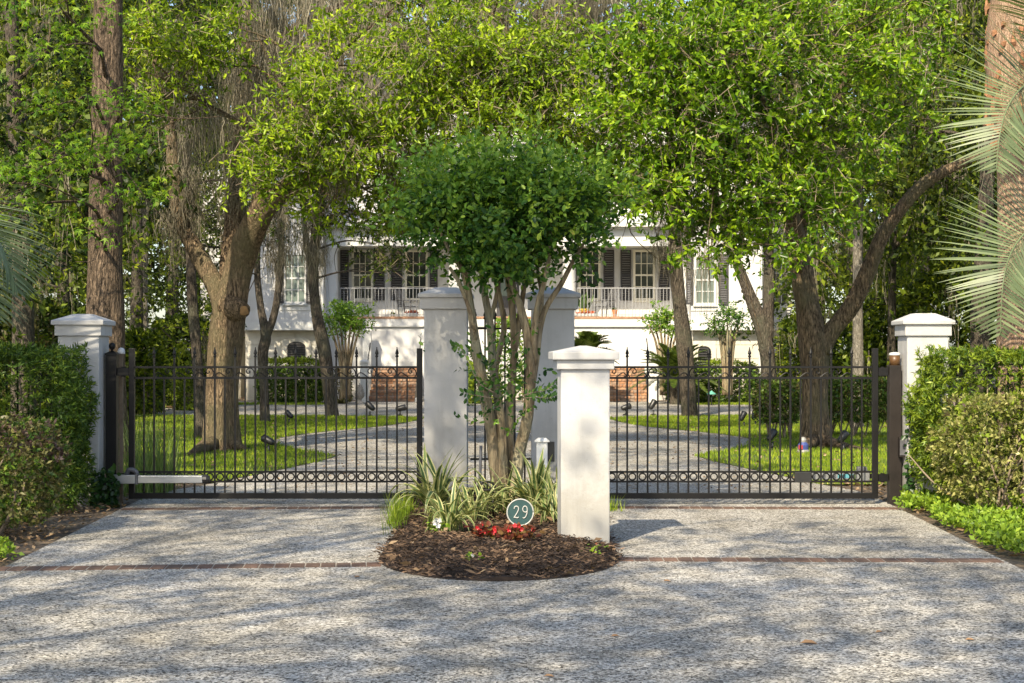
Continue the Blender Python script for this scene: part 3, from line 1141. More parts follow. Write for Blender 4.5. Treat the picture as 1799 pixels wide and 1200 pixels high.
# white bollard with dark box
g = W(952, 840, 14.9)
tb = thing('bollard', 'small white capped post with dark box right of the myrtle', 'post', (g.x, 14.9, .1))
boxo('post_body', 'white_paint', tb, -.05, .05, -.05, .05, 0, hz(776, 14.9) - .1, .006)
b = MB()
b.frustum(0, 0, .135, .135, hz(776, 14.9) - .1, hz(774, 14.9) - .1)
b.frustum(0, 0, .133, .07, hz(774, 14.9) - .1, hz(769, 14.9) - .1)
b.build('cap', 'white_paint', tb)
boxo('meter_box', 'black_plastic', tb, .055, .115, -.02, .05, hz(811, 14.9) - .1, hz(776, 14.9) - .1, .004)

# half-wheel iron ornament
g = W(856, 880, 14.1)
tw = thing('iron_wheel_stake', 'low black iron half wheel ornament among the strap leaves', 'ornament', (g.x, 14.1, .12))
r = 15 * 14.1 / F
zc = hz(861, 14.1) - .12
b = MB()
b.tube([(r * math.cos(a), 0, zc + r * math.sin(a)) for a in np.linspace(0, math.pi, 14)], .009, 6)
b.build('rim', 'iron', tw, True)
for a in (.5, math.pi / 2, math.pi - .5):
    tubeo('spoke', 'iron', tw, [(0, 0, zc), (r * math.cos(a), 0, zc + r * math.sin(a))], .006, 6)
tubeo('crossbar', 'iron', tw, [(-.13, 0, zc), (.17, 0, zc)], .008, 6)
tubeo('stake', 'iron', tw, [(.05, 0, -.1), (.05, 0, zc)], .008, 6)
tubeo('stake', 'iron', tw, [(-.05, 0, -.1), (-.05, 0, zc)], .008, 6)
tubeo('hook', 'iron', tw, [(.15, 0, zc), (.15, 0, zc + .05)], .008, 6)
g = W(845, 835, 14.9)
ts = tubeo('garden_stake', 'grey_wood', None, [(g.x - .02, 14.9, .05), (g.x, 14.9, hz(783, 14.9))], .014, 6)
tag(ts, 'dark leaning garden stake left of the myrtle trunks', 'stake')

# ================================================================== HOUSE NUMBER
Zs = 12.95
c = W(914, 900, Zs)
tn = thing('number_sign', 'round teal sign with white rim reading 29 in the bed', 'sign', (c.x, Zs, .05))
zc = c.z - .05
rr = 24 * Zs / F
b = MB()
n = 40
b.add([(rr * math.cos(2 * math.pi * i / n), y, zc + rr * math.sin(2 * math.pi * i / n)) for y in (-.008, .012) for i in range(n)],
      [tuple(range(n)), tuple(range(2 * n - 1, n - 1, -1))] + [((i + 1) % n, i, n + i, n + (i + 1) % n) for i in range(n)])
b.build('plate', 'sign_teal', tn)
b = MB()
rim = [((rr - .004) * math.cos(2 * math.pi * i / n), -.008, zc + (rr - .004) * math.sin(2 * math.pi * i / n)) for i in range(n + 1)]
b.tube(rim, .0055, 6)
b.build('rim', 'sign_white', tn, True)
two = [(-.30, .22), (-.26, .36), (-.10, .42), (.06, .36), (.10, .20), (.0, .0), (-.16, -.2), (-.32, -.4), (-.18, -.36), (-.02, -.41), (.12, -.34)]
nine = [(.22, .06), (.08, .0), (-.1, .06), (-.17, .22), (-.08, .38), (.08, .42), (.22, .32), (.25, .1), (.2, -.15), (.08, -.34), (-.08, -.42), (-.15, -.36)]
for nm, pts, ox in (('digit_two', two, -.022), ('digit_nine', nine, .034)):
    b = MB()
    b.tube(catmull([(ox + p[0] * .085, -.012, zc + .002 + p[1] * .112) for p in pts], 5), .0045, 6)
    b.build(nm, 'sign_white', tn, True)
tubeo('stake', 'iron', tn, [(0, .02, -.15), (0, .02, zc + .05)], .01, 6)

# ================================================================== TREES


def leaf_tree(name, label, base, limbs, Z, bark, ells, leafmat, lkw, moss=None, roots=None, cutstub=None, n=14, extra_nodes=None, group=None):
    t = thing(name, label, 'tree', (0, 0, 0), 0, group)
    mb = MB()
    nodes = []
    for i, L in enumerate(limbs):
        Q = limb(mb, L, Z, n if i == 0 else max(8, n - 3), 0.09, i * 1.3 + Z, thick=.92)
        nodes += [q[:3] for q in Q]
    if roots:
        for rpts in roots:
            mb.tube(catmull(rpts[0], 4), np.linspace(rpts[1], rpts[1] * .3, (len(rpts[0]) - 1) * 4 + 1), 7, .1, 1)
    mb.build('trunk', bark, t, smooth=True)
    if ells:
        bm_ = MB()
        branches_to(bm_, nodes, [e[0] for e in ells], 0.03)
        bm_.build('branches', bark, t, smooth=True)
        crown_mesh(ells, leafmat, 'crown', t, **lkw)
    if moss is not None and len(moss[0]):
        moss_mesh(moss[0], moss[1], parent=t, **(moss[2] if len(moss) > 2 else {}))['kind'] = 'stuff'
    finish(t, base)
    return t


def moss_px(regions):
    P, L = [], []
    for x0, x1, y0, y1, Z0, Z1, n, l0, l1 in regions:
        for _ in range(n):
            z = random.uniform(Z0, Z1)
            P.append(W(random.uniform(x0, x1), random.uniform(y0, y1), z))
            L.append(random.uniform(l0, l1))
    return np.array([tuple(p) for p in P]), np.array(L)


FINE = dict(tw_per=16, k=8, L=0.094, clump_r=0.27, twl=0.24, wr=0.37, shell=0.1, thin=0.52, twigs=True)
# --- left oak
Zo = 25.4
oakL = [[(392, 800, 44), (391, 775, 37), (390, 720, 33), (392, 650, 32), (398, 580, 32), (405, 535, 32), (420, 470, 27), (440, 410, 25, -.2), (470, 358, 23, -.5), (520, 325, 18, -.9), (590, 296, 15, -1.3), (680, 235, 10, -1.6), (800, 180, 7, -1.9), (900, 140, 4, -2)],
        [(398, 560, 22), (378, 500, 18, .2), (345, 440, 16, .4), (318, 385, 15, .6), (305, 300, 13, .7), (295, 200, 10, .8), (270, 90, 7, .6), (260, 0, 5, .4)],
        [(405, 545, 22, .3), (404, 470, 20, .6), (412, 380, 19, .9), (420, 280, 17, 1.2), (428, 150, 15, 1.4), (432, 20, 13, 1.5), (436, -120, 10, 1.5), (430, -300, 6, 1.5)],
        [(440, 400, 14, -.2), (452, 350, 11, -.3), (470, 280, 8, -.5), (520, 200, 6, -.8), (560, 130, 4, -1)],
        [(428, 150, 8, 1.4), (500, 60, 7, 1), (600, 10, 6, .4), (720, -30, 4, 0)]]
Zf = 23.3
ells = [pell(540, 190, 90, 75, Zf, 46), pell(610, 245, 70, 60, Zf, 32), pell(500, 265, 65, 55, Zf + .4, 24), pell(590, 110, 75, 55, Zf + .6, 26), pell(440, 300, 45, 30, Zf, 9),
        pell(330, 70, 95, 65, Zf + .8, 36), pell(420, 50, 60, 50, Zf + .8, 10), pell(270, 110, 55, 60, Zf + .6, 16), pell(330, 170, 60, 45, Zf + 1, 9),
        pell(760, 90, 105, 75, Zf, 58), pell(880, 125, 110, 85, Zf, 66), pell(975, 160, 75, 75, Zf, 36), pell(805, 190, 105, 55, Zf + .3, 40), pell(930, 225, 95, 45, Zf + .3, 34),
        pell(985, 50, 60, 50, Zf + .5, 14), pell(690, 165, 80, 70, Zf, 36), pell(660, 250, 60, 45, Zf + .4, 16), pell(720, 300, 60, 40, Zf + .9, 12), pell(590, 350, 60, 30, Zf + .9, 7),
        pell(690, 20, 90, 40, Zf + .5, 20), pell(860, 20, 90, 40, Zf + .6, 14), pell(500, 330, 40, 30, Zf + .4, 5), pell(650, 330, 40, 40, Zf + 1.5, 8), pell(700, 340, 60, 50, Zf + 1.8, 18), pell(725, 385, 40, 25, Zf + 1.8, 8), pell(640, 385, 60, 25, Zf + 1.8, 8), pell(790, 265, 70, 30, Zf + 1.5, 10), pell(1000, 270, 60, 40, Zf + 1.5, 14)]
ells += [((x_, y_, z_), (1.7, 1.5, .9), 26) for x_, y_, z_ in ((-6.5, 22.0, 9.2), (-3.8, 23.0, 9.6), (-5.2, 25.5, 10), (-2.2, 25.5, 9.4), (-1.0, 23, 9.8))]
mo = moss_px([(420, 560, -40, 170, 25, 27, 90, .5, 1.7), (560, 720, -60, 80, 25, 28, 60, .5, 1.5), (395, 450, 60, 420, 26, 26.7, 60, .4, 1.1), (280, 400, 110, 240, 24.2, 26, 34, .4, 1.2),
              (295, 350, 290, 400, 25.6, 26.3, 22, .3, .9), (560, 620, 265, 310, 23.8, 24.2, 16, .2, .6), (600, 720, 180, 290, 24.2, 25.2, 26, .3, .9), (840, 1060, -80, 20, 25.5, 28, 90, .4, 1.2), (700, 860, 230, 290, 25, 26, 20, .2, .8), (480, 560, 350, 450, 27, 30, 14, .3, .8)])
oak = leaf_tree('oak_tree', 'large forked oak with cut branch stub on the left lawn', (W(391, 0, Zo).x, Zo, 0), oakL, Zo, 'oak_bark', ells, 'oak_leaf', FINE, (mo[0], mo[1], dict(strands=28, spread=.10)),
                roots=[([(W(380, 0, Zo).x, Zo - .2, .12), (W(350, 0, 24.6).x, 24.5, .05), (W(330, 0, 23.6).x, 23.6, .01)], .12), ([(W(405, 0, Zo).x, Zo - .1, .12), (W(432, 0, 25).x, 25, .03)], .12), ([(W(372, 0, Zo).x, Zo, .15), (W(340, 0, 25.4).x, 25.6, .02)], .12)])
b = MB()
p0, p1 = W(404, 540, Zo - .1), W(429, 546, Zo - .34)
b.tube([p0, (p0 + p1) / 2, p1], [.24, .19, .115], 12, .1)
b.tube([p1 + (p1 - p0) * .001, p1 + (p1 - p0) * .02], [.085, .07], 9, .15, 2, mi=1)
o = b.build('branch_stub', ['oak_bark', 'cut_wood'], oak, True)
o.location = -Vector(oak.location)

# --- slim companion stem left of the oak
leaf_tree('slim_tree', 'slim leaning trunk just behind the left oak', (W(350, 0, 29).x, 29, 0), [[(351, 775, 11), (350, 700, 10), (344, 600, 10), (338, 520, 10), (334, 440, 9), (325, 330, 8), (335, 200, 6)]], 29, 'dark_bark',
          [pell(330, 230, 50, 60, 29, 8), pell(395, 380, 45, 60, 30, 16), pell(430, 330, 50, 50, 30, 14), pell(440, 430, 30, 40, 31, 6)], 'wood_leaf', dict(FINE, hexa=False, tw_per=12), moss_px([(310, 350, 180, 420, 28.8, 29.2, 20, .3, .9)]), n=10)
# --- small forked tree
leaf_tree('small_forked_tree', 'small dark forked tree between the left oak and the house hedge', (W(465, 0, 36.2).x, 36.2, 0),
          [[(465, 748, 13), (465, 735, 10), (464, 680, 9), (462, 620, 10), (467, 590, 10), (458, 540, 7), (452, 480, 6), (455, 400, 5), (462, 330, 4)], [(466, 598, 8), (482, 550, 7), (490, 490, 7), (494, 420, 6), (490, 340, 5)]], 36.2, 'dark_bark',
          [pell(470, 420, 30, 50, 36, 8), pell(498, 380, 35, 40, 36, 8), pell(445, 480, 20, 35, 36, 4)], 'wood_leaf', dict(FINE, L=.12, hexa=False, tw_per=8), moss_px([(470, 505, 330, 460, 36, 36.4, 46, .4, 1.3), (445, 470, 330, 420, 36, 36.4, 16, .4, 1)]), n=10)
# --- curved mossy tree
leaf_tree('mossy_tree', 'curved mossy tree before the left window of the house', (W(583, 0, 39.6).x, 39.6, 0),
          [[(584, 740, 17), (583, 722, 13), (578, 680, 12), (570, 620, 13), (558, 565, 11), (552, 510, 10), (551, 450, 10), (556, 390, 9), (560, 320, 7), (575, 250, 5)], [(553, 480, 7), (540, 440, 6), (535, 400, 5), (530, 340, 4)]], 39.6, 'dark_bark',
          [pell(660, 430, 55, 55, 38.6, 26), pell(620, 390, 55, 35, 38.8, 14), pell(690, 380, 50, 40, 38.8, 12), pell(680, 480, 35, 25, 38.4, 7), pell(560, 360, 40, 40, 39, 6), pell(620, 330, 70, 35, 39.2, 12)] + [pell(x_, y_, 80, 60, 37.5 + (x_ % 3), 26) for x_ in (480, 590, 700, 810) for y_ in (60, 160, 250)] + [pell(x_, 325, 60, 42, 38.2, 20) for x_ in (480, 560, 650, 730, 790)], 'wood_leaf', dict(FINE, L=.12, hexa=False, tw_per=9),
          moss_px([(535, 575, 320, 460, 39.4, 39.8, 60, .4, 1.4), (560, 640, 300, 400, 39, 40, 24, .4, 1.0), (740, 800, 250, 280, 39, 40, 10, .3, .8), (440, 860, -20, 250, 36, 38, 130, .6, 1.8)]), n=10)
# --- right straight tree
leaf_tree('straight_tree', 'straight mossy trunk before the right wing, on far lawn', (W(1212, 0, 39.6).x, 39.6, 0),
          [[(1214, 742, 21), (1212, 725, 16), (1209, 680, 15), (1203, 620, 16), (1196, 560, 14), (1191, 500, 13), (1187, 440, 12), (1184, 370, 11), (1180, 280, 9), (1175, 160, 6)]], 39.6, 'dark_bark',
          [pell(1190, 300, 60, 60, 39, 10)] + [pell(x_, y_, 80, 60, 37.5 + (x_ % 3), 26) for x_ in (930, 1050, 1160) for y_ in (50, 150, 240, 310)] + [pell(x_, 335, 55, 36, 38.2, 18) for x_ in (1000, 1085, 1150, 1230)], 'wood_leaf', dict(FINE, L=.12, hexa=False, tw_per=8), moss_px([(1150, 1212, 350, 450, 39.2, 39.9, 60, .4, 1.2), (880, 1140, -20, 250, 36, 38, 70, .5, 1.5), (1236, 1246, 430, 450, 37, 37.3, 5, 1.2, 1.9), (1258, 1266, 420, 440, 37, 37.3, 3, 1, 1.5)]), n=12)
# --- right forked tree
leaf_tree('forked_tree', 'dark tree forking in a wide V before the right wing', (W(1352, 0, 35).x, 35, 0),
          [[(1352, 755, 19), (1352, 720, 15), (1350, 660, 14), (1346, 610, 15), (1338, 570, 14), (1318, 520, 11), (1298, 470, 10), (1280, 425, 9), (1262, 360, 7), (1240, 260, 5)], [(1347, 600, 13), (1350, 540, 11), (1351, 480, 11), (1349, 420, 10), (1345, 330, 8), (1340, 200, 6)]], 35, 'dark_bark',
          [pell(1290, 360, 50, 50, 34.5, 8), pell(1345, 340, 50, 60, 34.5, 8)] + [pell(x_, y_, 80, 60, 34, 26) for x_ in (1280, 1390) for y_ in (60, 160, 260)] + [pell(x_, 370, 50, 50, 34.5, 16) for x_ in (1300, 1370)], 'wood_leaf', dict(FINE, L=.12, hexa=False, tw_per=8), moss_px([(1260, 1290, 380, 430, 34.8, 35.2, 8, .3, .8)]), n=11)
# --- right oak
Zr = 26
oakR = [[(1434, 800, 42), (1434, 780, 32), (1433, 730, 26), (1432, 660, 25), (1430, 610, 27), (1422, 560, 25), (1412, 500, 22), (1403, 440, 20), (1392, 390, 17, -.3), (1375, 300, 13, -.8), (1350, 200, 9, -1.4), (1310, 100, 6, -2)],
        [(1438, 615, 22), (1462, 580, 18), (1495, 540, 17, -.1), (1525, 480, 15, -.2), (1548, 420, 14, -.3), (1580, 370, 13, -.4), (1620, 325, 12, -.5), (1668, 296, 10, -.6), (1740, 265, 7, -.6), (1830, 240, 5, -.6)],
        [(1400, 430, 13), (1430, 330, 10, -.4), (1460, 220, 7, -.8), (1490, 100, 5, -1)],
        [(1375, 300, 8, -.8), (1270, 240, 6, -1.8), (1180, 200, 5, -2.4), (1110, 170, 4, -2.8)]]
Zq = 22.4
ells = [pell(1140, 110, 100, 90, Zq, 50), pell(1270, 95, 125, 95, Zq, 66), pell(1420, 115, 115, 90, Zq + .4, 52), pell(1120, 225, 80, 75, Zq, 36), pell(1225, 225, 105, 85, Zq - .3, 58), pell(1365, 235, 115, 90, Zq, 56),
        pell(1475, 255, 70, 80, Zq + .5, 26), pell(1170, 335, 65, 55, Zq, 24), pell(1285, 335, 80, 55, Zq, 28), pell(1400, 345, 65, 55, Zq + .3, 20), pell(1390, 432, 40, 32, Zq, 9), pell(1480, 345, 40, 40, Zq + 1, 8),
        pell(1300, 410, 45, 28, Zq + .4, 8), pell(1560, 110, 60, 45, Zq + .5, 9), pell(1150, 20, 90, 45, Zq + .8, 16), pell(1300, 10, 100, 40, Zq + .6, 20), pell(1460, 20, 90, 40, Zq + .8, 14), pell(1200, 400, 35, 35, Zq + .2, 8), pell(1080, 160, 45, 80, Zq + .2, 14), pell(1580, 70, 40, 40, Zq, 5), pell(1250, 440, 30, 25, Zq, 3), pell(1075, 280, 40, 60, Zq + 2, 16), pell(1100, 340, 40, 35, Zq + 2.4, 12), pell(1085, 365, 30, 20, Zq + 2.4, 6), pell(1240, 385, 45, 30, Zq + 1.4, 8), pell(1330, 400, 40, 40, Zq + 1.6, 10), pell(1530, 220, 60, 90, Zq + 1.6, 14), pell(1600, 180, 70, 80, Zq + 2, 14), pell(1640, 60, 80, 60, Zq + 2, 16), pell(1540, 40, 60, 50, Zq + 1, 10)]
ells += [((x_, y_, z_), (1.7, 1.5, .9), 26) for x_, y_, z_ in ((.6, 24.5, 9.8), (2.8, 23, 10), (4.5, 26, 9.6), (-.6, 27.5, 10.2))]
leaf_tree('oak_tree', 'large oak on the right lawn with long limb reaching right', (W(1434, 0, Zr).x, Zr, 0), oakR, Zr, 'oak_bark', ells, 'oak_leaf_deep', dict(FINE, L=.098, wr=.46),
          moss_px([(1060, 1200, -60, 20, 25, 28, 40, .3, .9), (1450, 1500, 230, 300, 24, 25, 12, .2, .7), (1340, 1360, 200, 260, 24, 25, 8, .3, .8), (1200, 1260, 330, 400, 23, 24, 8, .2, .5)]),
          roots=[([(W(1425, 0, Zr).x, Zr - .2, .12), (W(1400, 0, 25.3).x, 25.2, .02)], .11), ([(W(1445, 0, Zr).x, Zr - .1, .12), (W(1490, 0, 25.4).x, 25.3, .03), (W(1530, 0, 25).x, 25.2, .0)], .10)])

# --- sweetgum at the far left
def star_leaves(C, A, N, L):
    A = unit(A)
    B = unit(np.cross(N, A))
    n = len(C)
    vs = [C]
    prof = [(-100, .42), (-75, .2), (-52, .85), (-27, .3), (0, 1.0), (27, .3), (52, .85), (75, .2), (100, .42)]
    for a, r in prof:
        a = math.radians(a)
        vs.append(C + (A * math.cos(a) * r + B * math.sin(a) * r) * L[:, None] - np.cross(A, B) * (r * r * .2 * L)[:, None])
    V = np.stack(vs, 1)
    base = (np.arange(n) * 10)[:, None]
    q = np.concatenate([base + np.array([[0, i, i + 1, i + 2]]) for i in (1, 3, 5, 7)], 1).reshape(-1, 4)
    return V.reshape(-1, 3), q


tg = thing('sweetgum_tree', 'tall straight sweetgum trunk behind the left white pillar', 'tree')
mb = MB()
Q = limb(mb, [(190, 830, 46), (189, 780, 37), (187, 700, 34), (186, 600, 33), (185, 500, 31), (186, 380, 29), (187, 250, 27), (189, 100, 26), (191, -60, 24), (194, -400, 18)], 22, 16, .05, 2)
mb.build('trunk', 'gum_bark', tg, True)
nodes = [q[:3] for q in Q]
bm_ = MB()
LC, LA, LN = [], [], []
for (x, y, rx, ry, z, n) in [(60, 300, 100, 26, 19.6, 30), (190, 250, 90, 26, 19.8, 30), (215, 335, 70, 22, 19.4, 18), (60, 90, 100, 40, 20, 22), (130, 180, 110, 26, 20.2, 26), (110, 20, 120, 34, 19.8, 26), (150, 400, 60, 30, 19.6, 10), (30, 360, 60, 20, 19.6, 10), (240, 200, 50, 30, 20, 8), (120, 270, 80, 20, 19.2, 18)]:
    w = W(x, y, z)
    branches_to(bm_, nodes, [(w.x, w.y, w.z)], .03)
    s = z / F
    for _ in range(n):
        c = np.array([w.x + random.uniform(-1, 1) * rx * s, w.y + random.uniform(-.5, .5), w.z + random.gauss(0, .45) * ry * s])
        for _ in range(9):
            LC.append(c + RNG.normal(size=3) * np.array([.15, .15, .05]))
            d = RNG.normal(size=3)
            d[2] = -abs(d[2]) * .4 - .15
            LA.append(d)
            LN.append(np.array([0, -.25, 1]) + RNG.normal(size=3) * .35)
LC, LA, LN = map(np.array, (LC, LA, LN))
v, q = star_leaves(LC, LA, LN, .085 * RNG.uniform(.6, 1.25, len(LC)))
bm_.build('branches', 'gum_bark', tg, True)
np_mesh('crown', v, q, 'gum_leaf', tg)
finish(tg, (W(189, 0, 22).x, 22, 0))

# --- crape myrtle between the pillars
Zm = 14.95
tm = thing('crape_myrtle', 'many-stemmed crape myrtle with dense round crown between the tall pillars', 'tree')
st = [[(880, 905, 15), (870, 800, 14), (866, 740, 13, -.05), (856, 680, 12, -.1), (840, 600, 10, -.15), (826, 530, 9, -.15), (815, 480, 7, -.2), (790, 440, 5, -.3), (770, 400, 3, -.3)],
      [(886, 905, 15), (884, 800, 13), (880, 720, 11), (868, 640, 10, .05), (862, 570, 9, .1), (850, 510, 8, .1), (845, 460, 7, .1), (838, 380, 4, .1)],
      [(892, 905, 14, .1), (893, 800, 12, .1), (896, 700, 10, .15), (902, 620, 9, .2), (900, 545, 8, .2), (892, 480, 7, .2), (885, 400, 4, .2)],
      [(900, 905, 17), (910, 800, 14, -.05), (922, 735, 13, -.1), (928, 665, 12, -.1), (926, 600, 11, -.12), (916, 545, 9, -.1), (900, 500, 7, -.05), (886, 455, 6), (880, 380, 4)],
      [(928, 680, 10, -.1), (936, 630, 10, -.05), (944, 580, 9), (958, 540, 7), (985, 500, 6), (1005, 462, 5), (1030, 420, 3)],
      [(934, 640, 9, -.1), (936, 580, 8, -.15), (946, 530, 7, -.2), (958, 490, 6, -.2), (966, 440, 5, -.2), (970, 380, 3, -.2)],
      [(868, 690, 8, .2), (876, 630, 7, .25), (886, 580, 7, .3), (880, 530, 6, .3), (868, 480, 6, .3), (860, 420, 4, .3)],
      [(872, 900, 9, .2), (866, 780, 8, .25), (852, 690, 7, .3), (838, 620, 6, .3), (829, 560, 5, .3), (822, 480, 4, .3), (800, 400, 3, .3)],
      [(902, 620, 8, .2), (912, 560, 7, .25), (920, 510, 6, .25), (928, 460, 5, .25), (935, 380, 3, .3)],
      [(862, 570, 6, .1), (872, 520, 5, .1), (880, 470, 5, .1), (900, 400, 3, .1)],
      [(840, 600, 6, -.15), (832, 560, 5, -.3), (808, 500, 5, -.35), (790, 470, 4, -.4)],
      [(944, 580, 6), (952, 520, 5, .2), (945, 470, 4, .3), (960, 420, 3, .3)]]
mb = MB()
for i, s in enumerate(st):
    s = [(a_[0] + (a_[0] - 893) * .18 * max(0, 1 - abs(a_[1] - 720) / 200), a_[1], a_[2] * .74, *a_[3:]) for a_ in s]
    limb(mb, s, Zm, 10, .08, i * 1.9)
mb.build('stems', 'myrtle_bark', tm, True)
lk = dict(tw_per=9, k=9, L=.062, clump_r=.2, twl=.2, wr=.56, shell=.2, droopdir=-.25, upb=.9, droop=.12)
ells = [pell(892, 418, 100, 46, Zm - .1, 66, .7), pell(808, 408, 56, 42, Zm - .1, 26, .45), pell(985, 408, 56, 42, Zm - .1, 26, .45), pell(888, 362, 112, 42, Zm, 46, .7), pell(800, 362, 55, 38, Zm, 15, .45), pell(980, 362, 55, 38, Zm, 15, .45),
        pell(888, 322, 100, 26, Zm, 12, .6), pell(765, 385, 30, 32, Zm, 6, .3), pell(1035, 385, 30, 34, Zm, 6, .3), pell(1062, 412, 14, 20, Zm, 2, .2), pell(892, 458, 80, 14, Zm - .25, 14, .5)]
crown_mesh(ells, 'myrtle_leaf', 'crown', tm, **dict(lk, thin=.82))
lite = [pell(880, 335, 120, 32, Zm - .2, 34, .7), pell(812, 365, 60, 40, Zm - .4, 18, .5), pell(965, 360, 60, 40, Zm - .4, 14, .5), pell(762, 365, 30, 34, Zm, 7, .3), pell(1030, 358, 30, 36, Zm, 7, .3)]
lite += [pell(x_, y_, 22, 22, Zm + dz_, 2, .2) for x_, y_, dz_ in ((775, 318, 0), (812, 296, .2), (845, 310, -.3), (875, 286, .1), (912, 304, -.2), (950, 284, .2), (992, 306, 0), (1025, 322, .1), (735, 400, 0), (1062, 385, .1), (740, 345, .1))]
crown_mesh(lite, 'myrtle_leaf_light', 'sunlit_top_shoots', tm, **dict(lk, tw_per=7, twl=.28, droopdir=-.7, clump_r=.24, thin=1.4))  # paler leaf copy paints the sun on the crown top, plus upright shoots
ells = [pell(872, 690, 36, 34, Zm - .25, 9, .2), pell(890, 640, 40, 40, Zm - .25, 7, .2), pell(880, 735, 18, 20, Zm - .3, 3, .1), pell(920, 660, 30, 25, Zm - .25, 4, .15), pell(830, 640, 25, 20, Zm - .25, 2, .1)]
crown_mesh(ells, 'myrtle_leaf', 'sprouts', tm, **dict(lk, tw_per=3, k=6, L=.058))['kind'] = 'stuff'
# two long sprigs
for sp in ([(905, 700), (935, 690), (960, 685), (980, 668)], [(915, 700), (945, 698), (962, 700), (978, 694)], [(868, 690), (840, 670), (812, 615), (795, 606)], [(868, 700), (838, 695), (815, 690)]):
    P = catmull([tuple(W(x, y, Zm - .3)) for x, y in sp], 5)
    b = MB()
    b.tube(P, np.linspace(.005, .002, len(P)), 5)
    tw = b.build('sprig', 'twig', tm, True)
    C = np.repeat(P[3:], 2, 0)
    n = len(C)
    tang = np.gradient(P, axis=0)[3:]
    A = np.repeat(unit(tang), 2, 0) * .5 + np.array([[0, 0, 1.0], [0, 0, -1.0]] * (n // 2)) * .8 + RNG.normal(size=(n, 3)) * .2
    N = np.array([0, -1.0, .5]) + RNG.normal(size=(n, 3)) * .35
    v, q = leaf_geo(C, A, N, np.full(n, .055) * RNG.uniform(.8, 1.2, n), .55)
    np_mesh('sprig_leaves', v, q, 'myrtle_leaf', tw)
finish(tm, (W(892, 0, Zm).x, Zm, .12))

# --- woods: individual trees on both sides and behind the house
def wood_tree(i, X, Y, hgt, r, mat, label, bark='dark_bark', low=2.5, wid=2.4, n=9, mossn=14, dens=26, L=.17):
    t = thing('woodland_tree', label, 'tree', (X, Y, 0), 0, 'trees of the surrounding woods')
    mb = MB()
    lx, ly = random.uniform(-.6, .6), random.uniform(-.4, .4)
    P = catmull([(0, 0, -.1), (lx * .1, ly * .1, hgt * .2), (lx * .5, ly * .5, hgt * .5), (lx, ly, hgt * .95)], 6)
    mb.tube(P, np.linspace(r * 1.15, r * .3, len(P)), 9, .07, i)
    ells = []
    for j in range(n):
        h = low + (hgt - low) * (j + random.random()) / n
        a = random.uniform(0, 6.28)
        d = wid * random.uniform(.3, .9)
        ells.append(((lx * .5 + d * math.cos(a), ly * .5 + d * math.sin(a) * .7, h), (wid * random.uniform(.5, .85), wid * .6, random.uniform(.9, 1.5)), dens))
    branches_to(mb, [tuple(p) for p in P], [e[0] for e in ells], .05)
    mb.build('trunk', bark, t, smooth=True)
    crown_mesh(ells, mat, 'crown', t, tw_per=7, k=6, L=L, clump_r=.6, twl=.35, wr=.5, hexa=False, shell=.15)
    if mossn:
        pts, ln = [], []
        for e in ells:
            for _ in range(mossn):
                pts.append(np.array(e[0]) + RNG.normal(size=3) * np.array(e[1]) * .6)
                ln.append(random.uniform(.5, 1.8))
        moss_mesh(pts, ln, strands=20, spread=.11, width=.0065, parent=t)['kind'] = 'stuff'
    return t


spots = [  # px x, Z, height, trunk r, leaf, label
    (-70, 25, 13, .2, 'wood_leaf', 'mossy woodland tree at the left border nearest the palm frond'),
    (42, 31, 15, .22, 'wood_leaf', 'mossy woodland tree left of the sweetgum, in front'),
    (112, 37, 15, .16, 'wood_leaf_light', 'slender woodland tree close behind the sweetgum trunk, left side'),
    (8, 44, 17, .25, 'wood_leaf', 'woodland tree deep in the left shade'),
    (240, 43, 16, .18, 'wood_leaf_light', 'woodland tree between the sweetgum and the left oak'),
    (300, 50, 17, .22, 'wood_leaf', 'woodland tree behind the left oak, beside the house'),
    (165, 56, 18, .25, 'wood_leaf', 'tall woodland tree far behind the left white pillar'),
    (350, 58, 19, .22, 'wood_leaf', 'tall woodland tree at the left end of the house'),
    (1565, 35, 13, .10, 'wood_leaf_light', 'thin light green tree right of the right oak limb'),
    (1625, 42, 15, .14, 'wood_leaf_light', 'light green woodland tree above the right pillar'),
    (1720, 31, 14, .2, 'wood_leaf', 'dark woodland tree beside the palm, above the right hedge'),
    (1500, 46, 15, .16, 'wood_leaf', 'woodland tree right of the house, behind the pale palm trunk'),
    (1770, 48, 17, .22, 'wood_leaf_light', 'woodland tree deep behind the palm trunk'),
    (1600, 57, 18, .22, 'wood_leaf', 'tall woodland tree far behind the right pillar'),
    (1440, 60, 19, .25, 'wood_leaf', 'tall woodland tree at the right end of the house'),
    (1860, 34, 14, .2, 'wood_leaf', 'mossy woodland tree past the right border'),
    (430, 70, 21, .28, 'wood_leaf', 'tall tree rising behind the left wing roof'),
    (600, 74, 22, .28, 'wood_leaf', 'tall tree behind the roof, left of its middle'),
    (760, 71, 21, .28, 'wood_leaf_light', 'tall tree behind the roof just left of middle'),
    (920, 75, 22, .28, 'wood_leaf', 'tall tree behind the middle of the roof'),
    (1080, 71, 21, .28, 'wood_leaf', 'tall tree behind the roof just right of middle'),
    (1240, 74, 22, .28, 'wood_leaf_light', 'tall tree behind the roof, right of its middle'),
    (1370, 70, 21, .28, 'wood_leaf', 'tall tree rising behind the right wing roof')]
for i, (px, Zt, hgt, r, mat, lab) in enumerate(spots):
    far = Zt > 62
    wood_tree(i, (px - CX) * Zt / F, Zt, hgt, r, mat, lab, low=7 if far else 2.2, wid=3.4 if far else 2.5, n=11 if far else 11, mossn=3 if far else 5, dens=14 if far else 31, L=.26 if far else .155)

